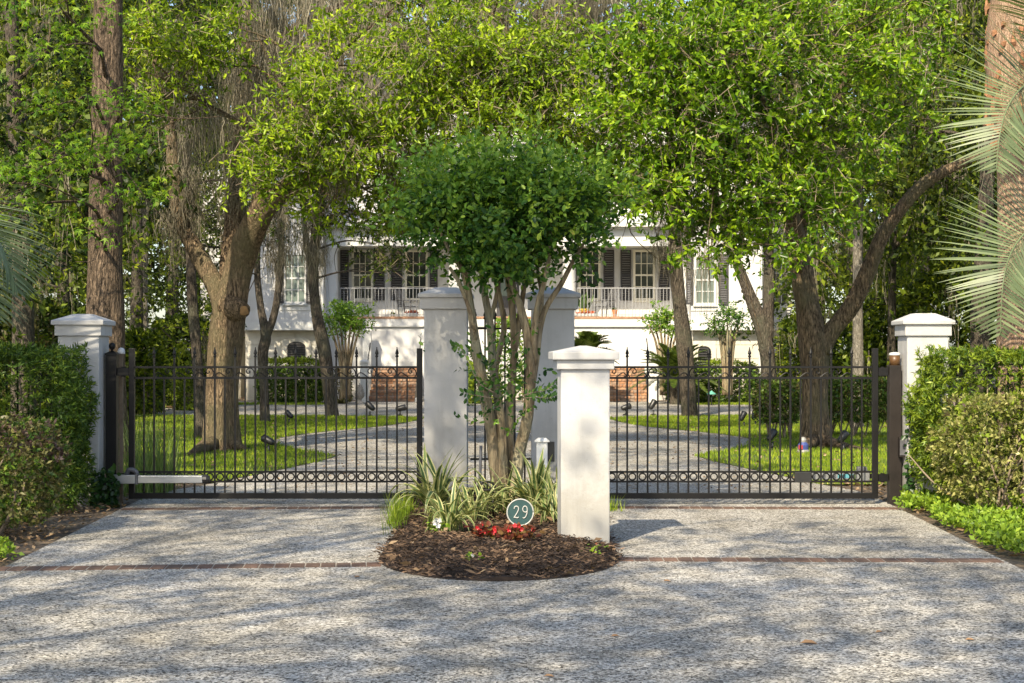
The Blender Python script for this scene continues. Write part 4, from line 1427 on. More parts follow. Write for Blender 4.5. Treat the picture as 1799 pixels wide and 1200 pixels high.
# far wall of woods
def far_wood(label, x0, x1, y0, y1, hgt, n, L):
    X = RNG.uniform(x0, x1, n)
    Y = RNG.uniform(y0, y1, n)
    top = hgt + 2.5 * np.sin(X * .35) + 1.7 * np.sin(X * .9 + 1)
    Zh = RNG.uniform(0.2, 1, n) * top
    C = np.column_stack([X, Y, Zh])
    D = unit(RNG.normal(size=(n, 3)))
    cc = np.repeat(C, 4, 0) + RNG.normal(size=(n * 4, 3)) * .4
    v, q = sprays(cc, np.repeat(D, 4, 0), np.full(n * 4, .5), 6, L, .55, False)
    o = np_mesh('far_wood', v, q, 'far_leaf')
    tag(o, label, 'woods', kind='stuff')


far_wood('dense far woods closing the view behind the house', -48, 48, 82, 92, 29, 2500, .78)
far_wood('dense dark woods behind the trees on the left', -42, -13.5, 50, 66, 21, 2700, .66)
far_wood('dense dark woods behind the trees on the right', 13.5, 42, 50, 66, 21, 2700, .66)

# trees standing behind the photographer; they shade the drive
def shade_tree(X, Y, label, ells, dens):
    t = thing('roadside_oak', label, 'tree', (X, Y, 0), 0, 'oaks along the road')
    mb = MB()
    P = catmull([(0, 0, -.1), (.1, .1, 3), (.3, .2, 6), (.6, .3, 11)], 6)
    mb.tube(P, np.linspace(.38, .12, len(P)), 10, .07)
    E = [((c[0] - X, c[1] - Y, c[2]), r, int(dens * k)) for c, r, k in ells]
    branches_to(mb, [tuple(p) for p in P], [e[0] for e in E], .08)
    mb.build('trunk', 'oak_bark', t, True)
    crown_mesh(E, 'oak_leaf', 'crown', t, tw_per=8, k=6, L=.15, clump_r=.5, twl=.35, wr=.5, hexa=False, shell=.1)


shade_tree(-9, -4, 'roadside oak behind the viewpoint on the left, shading the drive', [((-6.5, -2.5, 9.5), (2.2, 2.0, 1.2), 1), ((-3.2, -3.2, 10), (2.2, 1.8, 1.1), 1.2), ((-7.5, 1.5, 10), (2.2, 1.8, 1.2), 1), ((-4.2, .6, 9), (1.7, 1.1, .9), .55), ((-8.6, 5.6, 10), (1.7, 1.6, 1.0), .7), ((-6.6, 5.6, 9.6), (1.9, 1.2, .9), .8), ((-3.7, 6.5, 9.4), (1.9, 1.2, .7), 1.7), ((-3.0, 7.6, 9.8), (1.2, .6, .6), .2)], 62)
shade_tree(6, -6, 'roadside oak behind the viewpoint on the right, shading the drive', [((.2, -3.0, 9.5), (2.0, 1.7, 1.1), 1.2), ((3, -2.0, 10), (2.2, 1.7, 1.2), 1.1), ((-1.0, -.2, 10.2), (1.7, 1.0, 1.0), .5), ((1.8, 1.6, 10), (1.5, .9, .9), .35), ((-2.0, 2.2, 9.6), (1.5, .7, .8), .3)], 62)

shade_tree(-9.5, 10.5, 'oak left of the drive outside the view, dappling the inner drive', [((-6.5, 11.2, 9.2), (1.6, .9, .6), .35), ((-4.2, 12.6, 9.4), (1.5, .9, .6), .4), ((-1.8, 11.4, 9.2), (1.4, .7, .6), .3), ((-6.6, 13.6, 9.4), (1.4, .8, .6), .35), ((-2.6, 14.0, 9.6), (1.3, .7, .5), .3)], 62)

# ================================================================== HEDGES AND SHRUBS


def hedge(name, label, cat, x0, x1, y0, y1, z0, z1, layers, L, wr=.3, stems=6, k=7, rnd=.35, group=None, whorl=False, stemmat='twig'):
    """rounded box of foliage; layers: (material, number of sprigs, min height fraction)"""
    cx, cy = (x0 + x1) / 2, (y0 + y1) / 2
    t = thing(name, label, cat, (cx, cy, 0), 0, group)
    hx, hy, hh = (x1 - x0) / 2, (y1 - y0) / 2, (z1 - z0) / 2
    mb = MB()
    for i in range(stems):
        bx, by = random.uniform(-.7, .7) * hx, random.uniform(-.6, .6) * hy
        for _ in range(3):
            ex, ey, ez = bx + random.gauss(0, .3) * hx, by + random.gauss(0, .3) * hy, z0 + hh * random.uniform(.9, 1.8)
            P = catmull([(bx, by, -.03), ((bx * 1.3 + ex) / 2.3, (by + ey) / 2, ez * .45), (ex * .8, ey * .8, ez * .95)], 4)
            mb.tube(P, np.linspace(.016, .005, len(P)), 5)
    mb.build('stems', stemmat, t, True)
    for mat, n, minf in layers:
        d = RNG.normal(size=(n, 3))
        d /= np.max(np.abs(d), axis=1)[:, None] ** (1 - rnd) * np.linalg.norm(d, axis=1)[:, None] ** rnd
        rr = RNG.uniform(.70, 1.0, n) ** .5
        wob = 1 + .03 * np.sin(d[:, 0] * 5 + d[:, 2] * 7 + cx) + .025 * np.sin(d[:, 1] * 6 - d[:, 0] * 4 + cy)
        p = d * (rr * wob)[:, None]
        keep = (p[:, 2] * .5 + .5) >= minf
        p, d = p[keep], d[keep]
        C = p * np.array([hx, hy, hh]) + np.array([0, 0, (z0 + z1) / 2])
        C[:, 2] = np.maximum(C[:, 2], .03)
        D = unit(unit(d) * .8 + RNG.normal(size=C.shape) * .45 + np.array([0, 0, .35]))
        v, q = sprays(C, D, L * .8 * RNG.uniform(.6, 1.2, len(C)), k, L, wr, False, .5, 1.0 if whorl else .8)
        np_mesh('foliage', v, q, mat, t)
    return t


hedge('clipped_hedge', 'dark green clipped hedge against the left white pillar', 'hedge', -6.3, -3.98, 14.75, 15.75, 0.0, 1.53, [('hedge_leaf', 6200, 0), ('hedge_leaf_bright', 900, .2)], .058, .24, 8, 9, .12, whorl=True)
hedge('bronze_shrub', 'bronze-tipped rounded shrub in the lower left corner before the hedge', 'shrub', -5.9, -3.62, 12.5, 13.9, .05, .98, [('bronze_leaf', 2700, 0), ('bronze_tip', 1500, .6), ('hedge_leaf', 1400, 0)], .042, .5, 8, 7, .4)
hedge('clipped_hedge', 'bright green loose hedge below the right pillar cap', 'hedge', 3.78, 6.6, 15.1, 15.75, .25, 1.50, [('hedge_leaf_bright', 3800, 0), ('hedge_leaf', 1800, 0)], .058, .24, 8, 9, .2, whorl=True)
hedge('variegated_shrub', 'large cream and green variegated shrub beside the right drive edge', 'shrub', 3.72, 6.4, 13.6, 15.0, .12, 1.10, [('variegated_leaf', 3900, .12), ('bronze_leaf', 900, 0), ('bronze_tip', 700, .88), ('hedge_leaf_bright', 900, 0)], .046, .5, 12, 7, .35)


def groundcover(name, label, x0, x1, y0, y1, test, n, L, hgt, mat):
    xs, ys = scatter(x0, x1, y0, y1, n)
    k = test(xs, ys)
    xs, ys = xs[k], ys[k]
    m = len(xs)
    C = np.column_stack([xs, ys, RNG.uniform(.2, 1, m) * hgt * (.7 + .3 * np.sin(xs * 6) * np.sin(ys * 5))])
    D = unit(np.column_stack([RNG.normal(size=m) * .6, RNG.normal(size=m) * .6, np.full(m, .8)]))
    v, q = sprays(C, D, np.full(m, L * 1.4), 5, L, .55, False, .9)
    tag(np_mesh(name, v, q, mat), label, 'groundcover', kind='stuff')


groundcover('groundcover', 'bright green jasmine groundcover along the right drive edge', 3.4, 6.5, 11.3, 15.9, lambda x, y: x > np.interp(y, er_y, er_x) + .06 + .06 * np.sin(y * 4) + .04 * np.sin(y * 11), 9500, .05, .15, 'jasmine_leaf')
groundcover('groundcover', 'bright green groundcover patch at the lower left corner', -5.5, -3.3, 10.6, 12.2, lambda x, y: (x < np.interp(y, el_y, el_x) - .08 - .06 * np.sin(y * 7)) & (y < 12.0 + .15 * np.sin(x * 6)) & (y > 10.8), 1900, .045, .09, 'jasmine_leaf')


def ivy(label, x0, x1, y, z0, z1, n):
    C = np.column_stack([RNG.uniform(x0, x1, n), np.full(n, y) + RNG.uniform(-.06, 0, n), z0 + (z1 - z0) * RNG.uniform(0, 1, n) ** 1.5])
    A = RNG.normal(size=(n, 3)) * .5 + np.array([0, -.3, -.5])
    N = RNG.normal(size=(n, 3)) * .4 + np.array([0, -1, .5])
    v, q = leaf_geo(C, A, N, .055 * RNG.uniform(.6, 1.3, n), .8)
    t = thing('ivy_vine', label, 'vine', ((x0 + x1) / 2, y, 0))
    o = np_mesh('leaves', v, q, 'ivy_leaf', t)
    o.location = -Vector(t.location)
    o = tubeo('vine_stem', 'twig', t, catmull([((x0 + x1) / 2, y - .02, 0), ((x0 + x1) / 2 + .02, y - .02, z1 * .5), ((x0 + x1) / 2 - .02, y - .02, z1)], 4), .006, 5)
    o.location = -Vector(t.location)


ivy('dark ivy at the foot of the left gate post', -4.02, -3.78, 15.75, 0, .36, 330)
ivy('thin ivy climbing between the right post and pillar', 3.78, 3.86, 15.78, 0, 1.0, 120)

# tall grass behind left post
xs, ys = RNG.normal(-3.75, .28, 700), RNG.normal(17.3, .35, 700)
k = (xs < -3.62) | (ys > 18.4)
tgz = grass('tall_grass_clump', xs[k], ys[k], .75, .007, 'tall_grass', None, .55)
tag(tgz, 'clump of tall pale grass behind the left gate post', 'grass', kind='stuff')
xs, ys = RNG.normal(-.98, .05, 420), RNG.normal(14.4, .5, 420)
o = grass('grass_tuft', xs, ys, .22, .004, 'grass_blade', None, .6)
tag(o, 'green grass tuft along the left edge of the mulch bed', 'grass', kind='stuff')
xs, ys = RNG.normal(.93, .05, 70), RNG.normal(15.3, .08, 70)
o = grass('grass_tuft', xs, ys, .14, .004, 'grass_blade', None, .8)
tag(o, 'small weed tuft at the foot of the right gate', 'grass', kind='stuff')

# ---- variegated strap-leaf clumps
blades = []
for i in range(8):
    L = 1.0
    bend = .25 + .13 * i
    P = []
    x = z = 0.0
    a = R(8 + 3 * i)
    ns = 8
    for s in range(ns + 1):
        P.append((x, z))
        x += math.sin(a) * L / ns
        z += math.cos(a) * L / ns
        a += bend * (.5 + s / ns) / ns * 2.6
    b = MB()
    for s in range(ns):
        def row(j):
            f = j / ns
            w = .026 * (1 - f ** 2.5) * (.6 + .8 * min(1, f * 3)) + .001
            px, pz = P[j]
            return [(px, -w, pz + .35 * w), (px, -w * .52, pz + .1 * w), (px, w * .52, pz + .1 * w), (px, w, pz + .35 * w)]
        r0, r1 = row(s), row(s + 1)
        for c_ in range(3):
            b.add([r0[c_], r0[c_ + 1], r1[c_ + 1], r1[c_]], [(0, 1, 2, 3)], 1 if c_ != 1 else 0)
    blades.append(b.mesh('blade', ['strap_green', 'strap_cream']))
for x, y, Zc, n, Lm, lab in [(790, 0, 12.9, 46, .46, 'variegated strap-leaf clump in front at the left of the bed'),
                             (768, 0, 14.2, 60, .62, 'taller strap-leaf clump against the left tall pillar'),
                             (835, 0, 13.7, 40, .44, 'strap-leaf clump before the myrtle trunks, left of the sign'),
                             (938, 0, 14.0, 60, .60, 'strap-leaf clump directly behind the number sign'),
                             (972, 0, 13.55, 44, .44, 'strap-leaf clump between the number sign and the short pillar'),
                             (880, 0, 14.3, 34, .5, 'strap-leaf clump at the foot of the myrtle trunks'),
                             (985, 0, 14.3, 36, .52, 'strap-leaf clump behind the short front pillar')]:
    X = (x - CX) * Zc / F
    t = thing('strap_leaf_plant', lab, 'plant', (X, Zc, float(bed_h(np.array(X), np.array(Zc))) - .01), 0, 'variegated strap-leaf plants in the bed')
    for i in range(n):
        s = Lm * random.uniform(.65, 1.15)
        inst('blade', random.choice(blades), t, (random.gauss(0, .05), random.gauss(0, .05), 0), (random.gauss(0, .1), random.gauss(0, .1), random.uniform(0, 6.28)), (s, s * random.uniform(1.0, 1.5), s))

# ---- begonias, small flowers
def flower_plant(name, label, x, y, Zc, leafmat, nl, L, rad, hgt, flmat, nf, fr):
    X = (x - CX) * Zc / F
    zb = float(bed_h(np.array(X), np.array(Zc)))
    t = thing(name, label, 'flower', (X, Zc, zb))
    C = np.column_stack([RNG.normal(size=nl) * rad * .5, RNG.normal(size=nl) * rad * .4, RNG.uniform(.1, 1, nl) * hgt])
    A = unit(np.column_stack([C[:, 0] / rad + RNG.normal(size=nl) * .4, C[:, 1] / rad + RNG.normal(size=nl) * .4, RNG.uniform(-.2, .5, nl)]))
    N = RNG.normal(size=(nl, 3)) * .5 + np.array([0, -.3, 1])
    v, q = leaf_geo(C, A, N, L * RNG.uniform(.6, 1.2, nl), .75)
    np_mesh('foliage', v, q, leafmat, t)
    tubeo('stem', 'twig', t, [(0, 0, -.02), (0.01, 0, hgt * .7)], .006, 5)
    pb = MB()
    for k_ in range(5):
        a = k_ * 1.257
        pb.add([(0, 0, 0), (fr * math.cos(a - .5), -.3 * fr, fr * math.sin(a - .5)), (1.25 * fr * math.cos(a), -.5 * fr, 1.25 * fr * math.sin(a)), (fr * math.cos(a + .5), -.3 * fr, fr * math.sin(a + .5))], [(0, 1, 2, 3)])
    pme = pb.mesh('blossom', flmat)
    for _ in range(nf):
        inst('blossom', pme, t, (random.gauss(0, rad * .45), random.uniform(-rad * .5, 0), hgt * random.uniform(.6, 1.15)), (random.uniform(-.7, .2), random.uniform(0, 6), random.uniform(-.6, .6)))


flower_plant('begonia', 'red flowering bronze-leaved begonia left of the sign foot', 858, 0, 12.45, 'begonia_leaf', 130, .05, .12, .11, 'flower_red', 8, .016)
flower_plant('begonia', 'red flowering bronze-leaved begonia right before the number sign', 905, 0, 12.35, 'begonia_leaf', 170, .05, .13, .12, 'flower_red', 9, .015)
flower_plant('white_flower', 'small white flowering plant at the left of the mulch', 770, 0, 12.65, 'jasmine_leaf', 40, .04, .09, .10, 'flower_white', 6, .018)
flower_plant('weed_seedling', 'tiny pale green seedling in the front mulch', 828, 0, 11.15, 'jasmine_leaf', 22, .035, .05, .05, 'flower_white', 2, .008)
flower_plant('weed_seedling', 'tiny yellowish seedling in the mulch at right', 1045, 0, 11.6, 'jasmine_leaf', 22, .03, .05, .07, 'flower_orange', 1, .006)

# fallen leaves on the drive
for x, y, L, lab in ((1405, 1132, .09, 'largest dry oak leaf on the drive, lower right'), (1538, 1113, .05, 'small dry leaf on the drive right of the largest leaf'), (1695, 1126, .05, 'dry leaf on the drive nearest the lower right corner'),
                     (1073, 1120, .05, 'dry leaf on the drive below the mulch bed'), (1165, 1022, .05, 'dry leaf on the drive just right of the mulch bed tip'), (622, 1015, .04, 'tiny dry leaf on the drive left of the mulch bed tip'), (955, 1190, .05, 'dry leaf at the bottom middle of the drive')):
    g = G(x, y)
    v, q = leaf_geo(np.array([(0, 0, .006)]), np.array([(1.0, random.uniform(-.5, .5), .1)]), np.array([(0, -.3, 1.0)]), np.array([L]), .42, .5)
    o = np_mesh('fallen_leaf', v, q, 'dead_leaf')
    o.location = g
    tag(o, lab, 'leaf', 'fallen leaves on the drive')

# ================================================================== PALMS


def frond(parent, pts, n, Lm, mat='palm_leaf', wid=.016, spread=1.0, sag=.35, stemr=.014, face=None, fwd=.55):
    P = catmull(pts, 10)
    m = len(P)
    b = MB()
    b.tube(P, np.linspace(stemr, .004, m), 6)
    T = unit(np.gradient(P, axis=0))
    V, Q = [], []
    base = 0
    up = np.array([0, 0, 1.0])
    for i in range(n):
        f = .10 + .90 * (i + .5) / n
        idx = f * (m - 1)
        j = min(int(idx), m - 2)
        p = P[j] + (P[j + 1] - P[j]) * (idx - j)
        tv = T[j]
        sd = unit(np.cross(tv, up if face is None else np.array(face)) + 1e-6)
        nn = np.cross(sd, tv)
        for s in (-1, 1):
            L = Lm * (math.sin(math.pi * min(1, .22 + .80 * f)) ** .6 * .85 + .15) * random.uniform(.88, 1.08)
            d = unit(tv * (fwd + .5 * f) + sd * s * spread + nn * .35 + RNG.normal(size=3) * .05)
            row = []
            q_ = p.copy()
            segs = 4
            wv = unit(np.cross(d, nn))
            for k_ in range(segs + 1):
                g_ = k_ / segs
                w = wid * (1 - g_ ** 1.6) * (.55 + .9 * min(1, g_ * 4)) * .75 + .0006
                row += [q_ - wv * w, q_ + wv * w]
                d = unit(d + np.array([0, 0, -sag / segs]) * (.3 + g_ * 1.2))
                q_ = q_ + d * L / segs
            V += row
            for k_ in range(segs):
                Q.append((base + 2 * k_, base + 2 * k_ + 1, base + 2 * k_ + 3, base + 2 * k_ + 2))
            base += 2 * (segs + 1)
    o = np_mesh('frond', np.array(V), np.array(Q), mat, parent)
    b.build('midrib', mat, o, True)
    return o


Zp = 17.2
tpm = thing('feather_palm', 'grey-green feather palm with fibrous brown trunk at right edge', 'palm')
mb = MB()
limb(mb, [(1815, 905, 64), (1813, 800, 60), (1811, 600, 58), (1813, 450, 58), (1812, 300, 60), (1810, 200, 66), (1808, 100, 72), (1806, 20, 66), (1806, -60, 52)], Zp, 20, .03, 1)
mb.build('trunk', 'palm_bark', tpm, True)
bt = MB()
for i in range(150):
    a = random.uniform(0, 6.28)
    z = hz(random.uniform(0, 250), Zp)
    c = W(1808, 0, Zp)
    rr_ = .42
    p = Vector((c.x + rr_ * .8 * math.cos(a), Zp + rr_ * .8 * math.sin(a), z))
    q_ = p + Vector((math.cos(a) * .10, math.sin(a) * .10, random.uniform(-.2, .28)))
    bt.tube([p, (p + q_) / 2 + Vector((math.cos(a) * .05, math.sin(a) * .05, 0)), q_], [.045, .03, .008], 5, .15, i)
bt.build('old_leaf_bases', 'palm_fibre', tpm)['kind'] = 'stuff'
def pf(pts):
    return [tuple(W(x, y, Zp + dz)) for x, y, dz in pts]
frond(tpm, pf([(1880, 130, -.6), (1840, 132, -1.0), (1800, 150, -1.4), (1772, 185, -1.7), (1757, 235, -1.85), (1750, 300, -1.9)]), 50, .80, spread=1.2, wid=.0125, sag=.10, face=(.12, 1, .1), fwd=.12)
frond(tpm, pf([(1880, 375, -.6), (1845, 378, -1.0), (1805, 405, -1.5), (1776, 445, -1.8), (1762, 500, -1.95), (1757, 590, -2.0)]), 54, .80, spread=1.2, wid=.013, sag=.10, face=(.12, 1, .1), fwd=.12)
frond(tpm, pf([(1860, 120, -.2), (1850, 60, -.8), (1820, 20, -1.4), (1780, -20, -1.8), (1740, -30, -2.0)]), 40, .62)
frond(tpm, pf([(1850, 100, -.3), (1900, 60, -.8), (1960, 90, -1.0), (2010, 170, -1.1)]), 40, .7)
frond(tpm, pf([(1800, 20, .3), (1740, -60, .6), (1660, -90, .9), (1590, -60, 1.1)]), 40, .6)
frond(tpm, pf([(1850, 20, .3), (1900, -80, .6), (1980, -100, .9), (2060, -60, 1.1)]), 40, .6)
frond(tpm, pf([(1850, 200, -.4), (1900, 230, -1), (1950, 300, -1.3), (1980, 420, -1.5)]), 40, .7)
finish(tpm, (W(1812, 0, Zp).x, Zp, 0))

Zp2 = 15.0
tpl = thing('feather_palm', 'feather palm past the left edge, drooping frond tips in view', 'palm')
mb = MB()
limb(mb, [(-190, 920, 60), (-190, 700, 54), (-188, 500, 54), (-186, 380, 60), (-186, 300, 50)], Zp2, 16, .03, 1)
mb.build('trunk', 'palm_bark', tpl, True)
def pf2(pts):
    return [tuple(W(x, y, Zp2 + dz)) for x, y, dz in pts]
frond(tpl, pf2([(-170, 360, -.2), (-110, 340, -.5), (-50, 380, -.7), (0, 430, -.8), (30, 510, -.85)]), 50, .78, sag=.4)
frond(tpl, pf2([(-170, 400, -.2), (-110, 410, -.3), (-50, 470, -.4), (-10, 560, -.5)]), 44, .75, sag=.5)
frond(tpl, pf2([(-200, 330, .2), (-250, 300, .3), (-310, 340, .4), (-350, 420, .5)]), 36, .6)
frond(tpl, pf2([(-190, 320, .2), (-200, 230, .5), (-230, 180, .9), (-260, 200, 1.2)]), 36, .6)
finish(tpl, (W(-190, 0, Zp2).x, Zp2, 0))

# pale palm trunks in the woods
for x, Zt, y0, r, lab in ((251, 44, 560, 10, 'pale straight palm trunk behind the left gate'), (1507, 33, 510, 10, 'pale straight palm trunk behind the right gate')):
    t = thing('fan_palm', lab, 'palm')
    mb = MB()
    yb = CY + H * F / Zt
    limb(mb, [(x, yb + 6, r * 1.25), (x, yb - 30, r), (x, 650, r), (x, 560, r * .9), (x, 440, r * .9), (x, 330, r)], Zt, 12, .04, 3)
    mb.build('trunk', 'pale_bark', t, True)
    for i in range(9):
        a = i * .7
        c0 = np.array(tuple(W(x, 335, Zt)))
        e = c0 + np.array([math.cos(a) * 1.0, math.sin(a) * 1.0, .1])
        frond(t, [tuple(c0), tuple((c0 + e) / 2 + np.array([0, 0, .35])), tuple(e)], 14, .6, 'sago_leaf', .03)
    finish(t, (W(x, 0, Zt).x, Zt, 0))


def sago(label, x, ybase, Zt, hpx, n, Lf):
    X = (x - CX) * Zt / F
    t = thing('sago_palm', label, 'palm', (X, Zt, 0))
    b = MB()
    hh = hpx * Zt / F
    b.lathe([(.16, -.05), (.17, hh * .5), (.15, hh)], n=10)
    b.build('trunk', 'dark_bark', t)
    for i in range(n):
        a = i * 2.4
        el = random.uniform(.0, 1.25)
        d = np.array([math.cos(a) * math.cos(el), math.sin(a) * math.cos(el), math.sin(el)])
        L = Lf * random.uniform(.85, 1.1)
        p0 = np.array([0, 0, hh])
        p1 = p0 + d * L * .5 + np.array([0, 0, .06])
        p2 = p0 + d * L + np.array([0, 0, -.22 * L])
        frond(t, [tuple(p0), tuple(p1), tuple(p2)], 40, .27, 'sago_leaf', .021, 1.2, .1, .014)
    return t


sago('large dark sago palm behind the straight tree, right of the steps', 1186, 0, 50.0, 40, 46, 1.6)
sago('yellow-green sago palm above the short front pillar', 1032, 0, 51.2, 80, 36, 1.15)

# ================================================================== HOUSE
th = thing('house', 'large white raised house with dark shutters behind the trees', 'house', (0, 57, 0))


def hb(name, mat, x0, x1, y0, y1, Zf, dep, parent=None, bevel=0.0, dz=0.0):
    """box whose front face matches pixels at depth Zf"""
    a, c = W(x0, y1, Zf), W(x1, y0, Zf)
    o = boxo(name, mat, parent or th, a.x, c.x, Zf, Zf + dep, a.z, c.z, bevel)
    if parent is None:
        o.location = -Vector(th.location)
    return o


def base_y(Zf):
    return CY + H * F / Zf + 2


ZW, ZP, ZE = 54.0, 57.6, 55.2
# wings
def wing(x0, x1, Zf, dep, lower='house_cream'):
    hb('wall', 'house_white', x0, x1, 300, 580, Zf, dep)
    a = hb('lower_wall', lower, x0 + 3, x1 - 3, 580.2, base_y(Zf + .35), Zf + .35, dep - .4)
    # scored blocks of the lower wall
    cols = max(1, int((x1 - x0) / 40))
    ys_ = [582, 606, 630, 655, 680, 703]
    s = (x1 - x0 - 8) / cols
    for r_ in range(len(ys_) - 1):
        off = (s / 2 if r_ % 2 else 0)
        xx = x0 + 4 - off
        while xx < x1 - 4:
            xa, xb = max(xx, x0 + 4), min(xx + s, x1 - 4)
            if xb - xa > 4:
                hb('wall_block', lower, xa + .5, xb - .5, ys_[r_] + .5, ys_[r_ + 1] - .5, Zf + .328, .02)
            xx += s


wing(428, 566, ZW, 6)
wing(1214, 1346, ZW, 6)
wing(352, 426, ZW + 3, 6)
wing(1348, 1390, ZW + 3, 6)
hb('belt_course', 'white_paint', 426, 568, 566, 580.0, ZW - .06, .05)
hb('belt_course', 'white_paint', 1212, 1348, 566, 580.0, ZW - .06, .05)
for x_ in (563, 1334):
    hb('downspout', 'white_paint', x_, x_ + 5, 302, base_y(ZW - .12), ZW - .12, .08)
# porch core
hb('wall', 'house_white', 560, 1220, 380, 557, ZP, 5)
hb('porch_floor', 'house_white', 568, 1214, 560, 571, ZE, 2.4)
hb('porch_base', 'house_white', 572, 1210, 572.2, base_y(ZE + .06), ZE + .06, 2.2)
hb('base_moulding', 'white_paint', 570, 1212, 571.2, 574, ZE - .03, .08)
hb('entablature', 'white_paint', 562, 1220, 398, 432, ZE + .1, .45)
hb('cornice', 'white_paint', 554, 1228, 384, 398, ZE - .25, 3.0)
hb('cornice_fillet', 'white_paint', 558, 1224, 396, 401, ZE - .1, .25)
hb('porch_ceiling', 'cream_paint', 562, 1220, 426, 429, ZE + .56, 1.8)
o = hb('brick_edging', 'step_brick', 568, 1214, 556, 560, ZE - .02, .1)
# upper storey + roof
ZU = 59.5
hb('upper_wall', 'house_white', 470, 1330, 205, 384, ZU, 5)
hb('upper_cornice', 'white_paint', 455, 1345, 190, 206, ZU - .4, 6)
hb('eave_wing', 'white_paint', 420, 572, 290, 302, ZW - .3, 6.5)
hb('eave_wing', 'white_paint', 1208, 1352, 290, 302, ZW - .3, 6.5)
def hip(x0, x1, yb, yt, Z0, Z1):
    a, c = W(x0, yb, Z0), W(x1, yb, Z0)
    zt = W(0, yt, (Z0 + Z1) / 2).z
    zm = (Z0 + Z1) / 2
    ins = (Z1 - Z0) / 2
    b = MB()
    b.add([(a.x, Z0, a.z), (c.x, Z0, a.z), (c.x, Z1, a.z), (a.x, Z1, a.z), (a.x + ins, zm, zt), (c.x - ins, zm, zt)], [(0, 1, 5, 4), (1, 2, 5), (2, 3, 4, 5), (3, 0, 4), (3, 2, 1, 0)])
    o = b.build('roof', 'roofing', th)
    o.location = -Vector(th.location)
hip(450, 1350, 190, 105, ZU - .5, ZU + 6)
hip(416, 576, 290, 240, ZW - .4, ZW + 5)
hip(1204, 1356, 290, 240, ZW - .4, ZW + 5)


def window(x0, x1, y0, y1, Zf, cols=3, rows=4, glass='glass', shut=(), frame='white_paint'):
    a, c = W(x0, y1, Zf), W(x1, y0, Zf)
    fw = .075
    t = MB()
    t.box(a.x - fw, a.x, Zf - .06, Zf + .02, a.z - fw, c.z + fw)
    t.box(c.x, c.x + fw, Zf - .06, Zf + .02, a.z - fw, c.z + fw)
    t.box(a.x, c.x, Zf - .06, Zf + .02, c.z, c.z + fw)
    t.box(a.x - fw - .03, c.x + fw + .03, Zf - .10, Zf + .02, a.z - fw - .05, a.z - fw - .002)
    t.box(a.x, c.x, Zf - .06, Zf + .02, a.z - fw, a.z)
    f = t.build('window', frame, th)
    f.location = -Vector(th.location)
    m = MB()
    for i in range(1, cols):
        x = a.x + (c.x - a.x) * i / cols
        m.box(x - .013, x + .013, Zf - .045, Zf - .012, a.z, c.z)
    for i in range(1, rows):
        z = a.z + (c.z - a.z) * i / rows
        h = .03 if i == rows // 2 else .013
        m.box(a.x, c.x, Zf - .043, Zf - .014, z - h, z + h)
    m.build('muntins', frame, f)
    px, pz = (c.x - a.x) / cols, (c.z - a.z) / rows
    p = MB()
    p.box(-px / 2, px / 2, -.004, .004, -pz / 2, pz / 2)
    pme = p.mesh('pane', glass)
    for i in range(cols):
        for j in range(rows):
            inst('pane', pme, f, (a.x + px * (i + .5), Zf - .02, a.z + pz * (j + .5)), (random.uniform(-.006, .006), 0, random.uniform(-.006, .006)))
    for (s0, s1, sy0, sy1) in shut:
        shutter(s0, s1, sy0, sy1, Zf)
    return f


def shutter(s0, s1, y0, y1, Zf):
    a, c = W(s0, y1, Zf), W(s1, y0, Zf)
    b = MB()
    fr = .05
    z0, z1, x0, x1 = a.z, c.z, a.x, c.x
    zm = (z0 + z1) / 2
    b.box(x0, x0 + fr, Zf - .07, Zf - .03, z0, z1)
    b.box(x1 - fr, x1, Zf - .07, Zf - .03, z0, z1)
    for z in (z0, zm - fr / 2, z1 - fr):
        b.box(x0 + fr, x1 - fr, Zf - .068, Zf - .032, z, z + fr)
    o = b.build('shutter', 'shutter_paint', th)
    o.location = -Vector(th.location)
    l = MB()
    n = 22
    for i in range(n):
        z = z0 + (z1 - z0) * (i + .5) / n
        l.add([(x0 + fr, Zf - .062, z - .03), (x1 - fr, Zf - .062, z - .03), (x1 - fr, Zf - .035, z + .035), (x0 + fr, Zf - .035, z + .035)], [(0, 1, 2, 3)])
    l.build('louvres', 'shutter_paint', o)


window(622, 652, 443, 524, ZP, shut=((598, 613, 439, 528), (657, 676, 439, 528)), frame='cream_paint')
window(715, 748, 443, 524, ZP, shut=((687, 707, 439, 528), (755, 769, 439, 528)), frame='cream_paint')
window(1020, 1051, 443, 524, ZP, shut=((1003, 1013, 439, 528), (1060, 1079, 439, 528)), frame='cream_paint')
window(1116, 1147, 443, 524, ZP, shut=((1090, 1109, 439, 528), (1157, 1176, 439, 528)), frame='cream_paint')
window(502, 535, 448, 530, ZW, glass='blind_glass', shut=((488, 499, 444, 533), (538, 551, 444, 533)))
window(1223, 1254, 452, 532, ZW, glass='blind_glass', shut=((1205, 1217, 446, 535), (1262, 1279, 446, 535)))
window(1361, 1384, 462, 534, ZW + 3, glass='glass', cols=2)
window(372, 398, 462, 534, ZW + 3, glass='glass', cols=2)
hb('sill_band', 'white_paint', 1356, 1389, 541, 544, ZW + 2.9, .1)
hb('sill_band', 'white_paint', 1357, 1388, 547, 549, ZW + 2.93, .07)
hb('apron_panel', 'white_paint', 492, 545, 537, 545, ZW - .03, .03)
hb('apron_panel', 'white_paint', 1214, 1266, 538, 546, ZW - .03, .03)
for x in (560, 700, 880, 1060, 1210):
    window(x, x + 34, 255, 335, ZU, shut=((x - 20, x - 4, 252, 338), (x + 38, x + 54, 252, 338)))
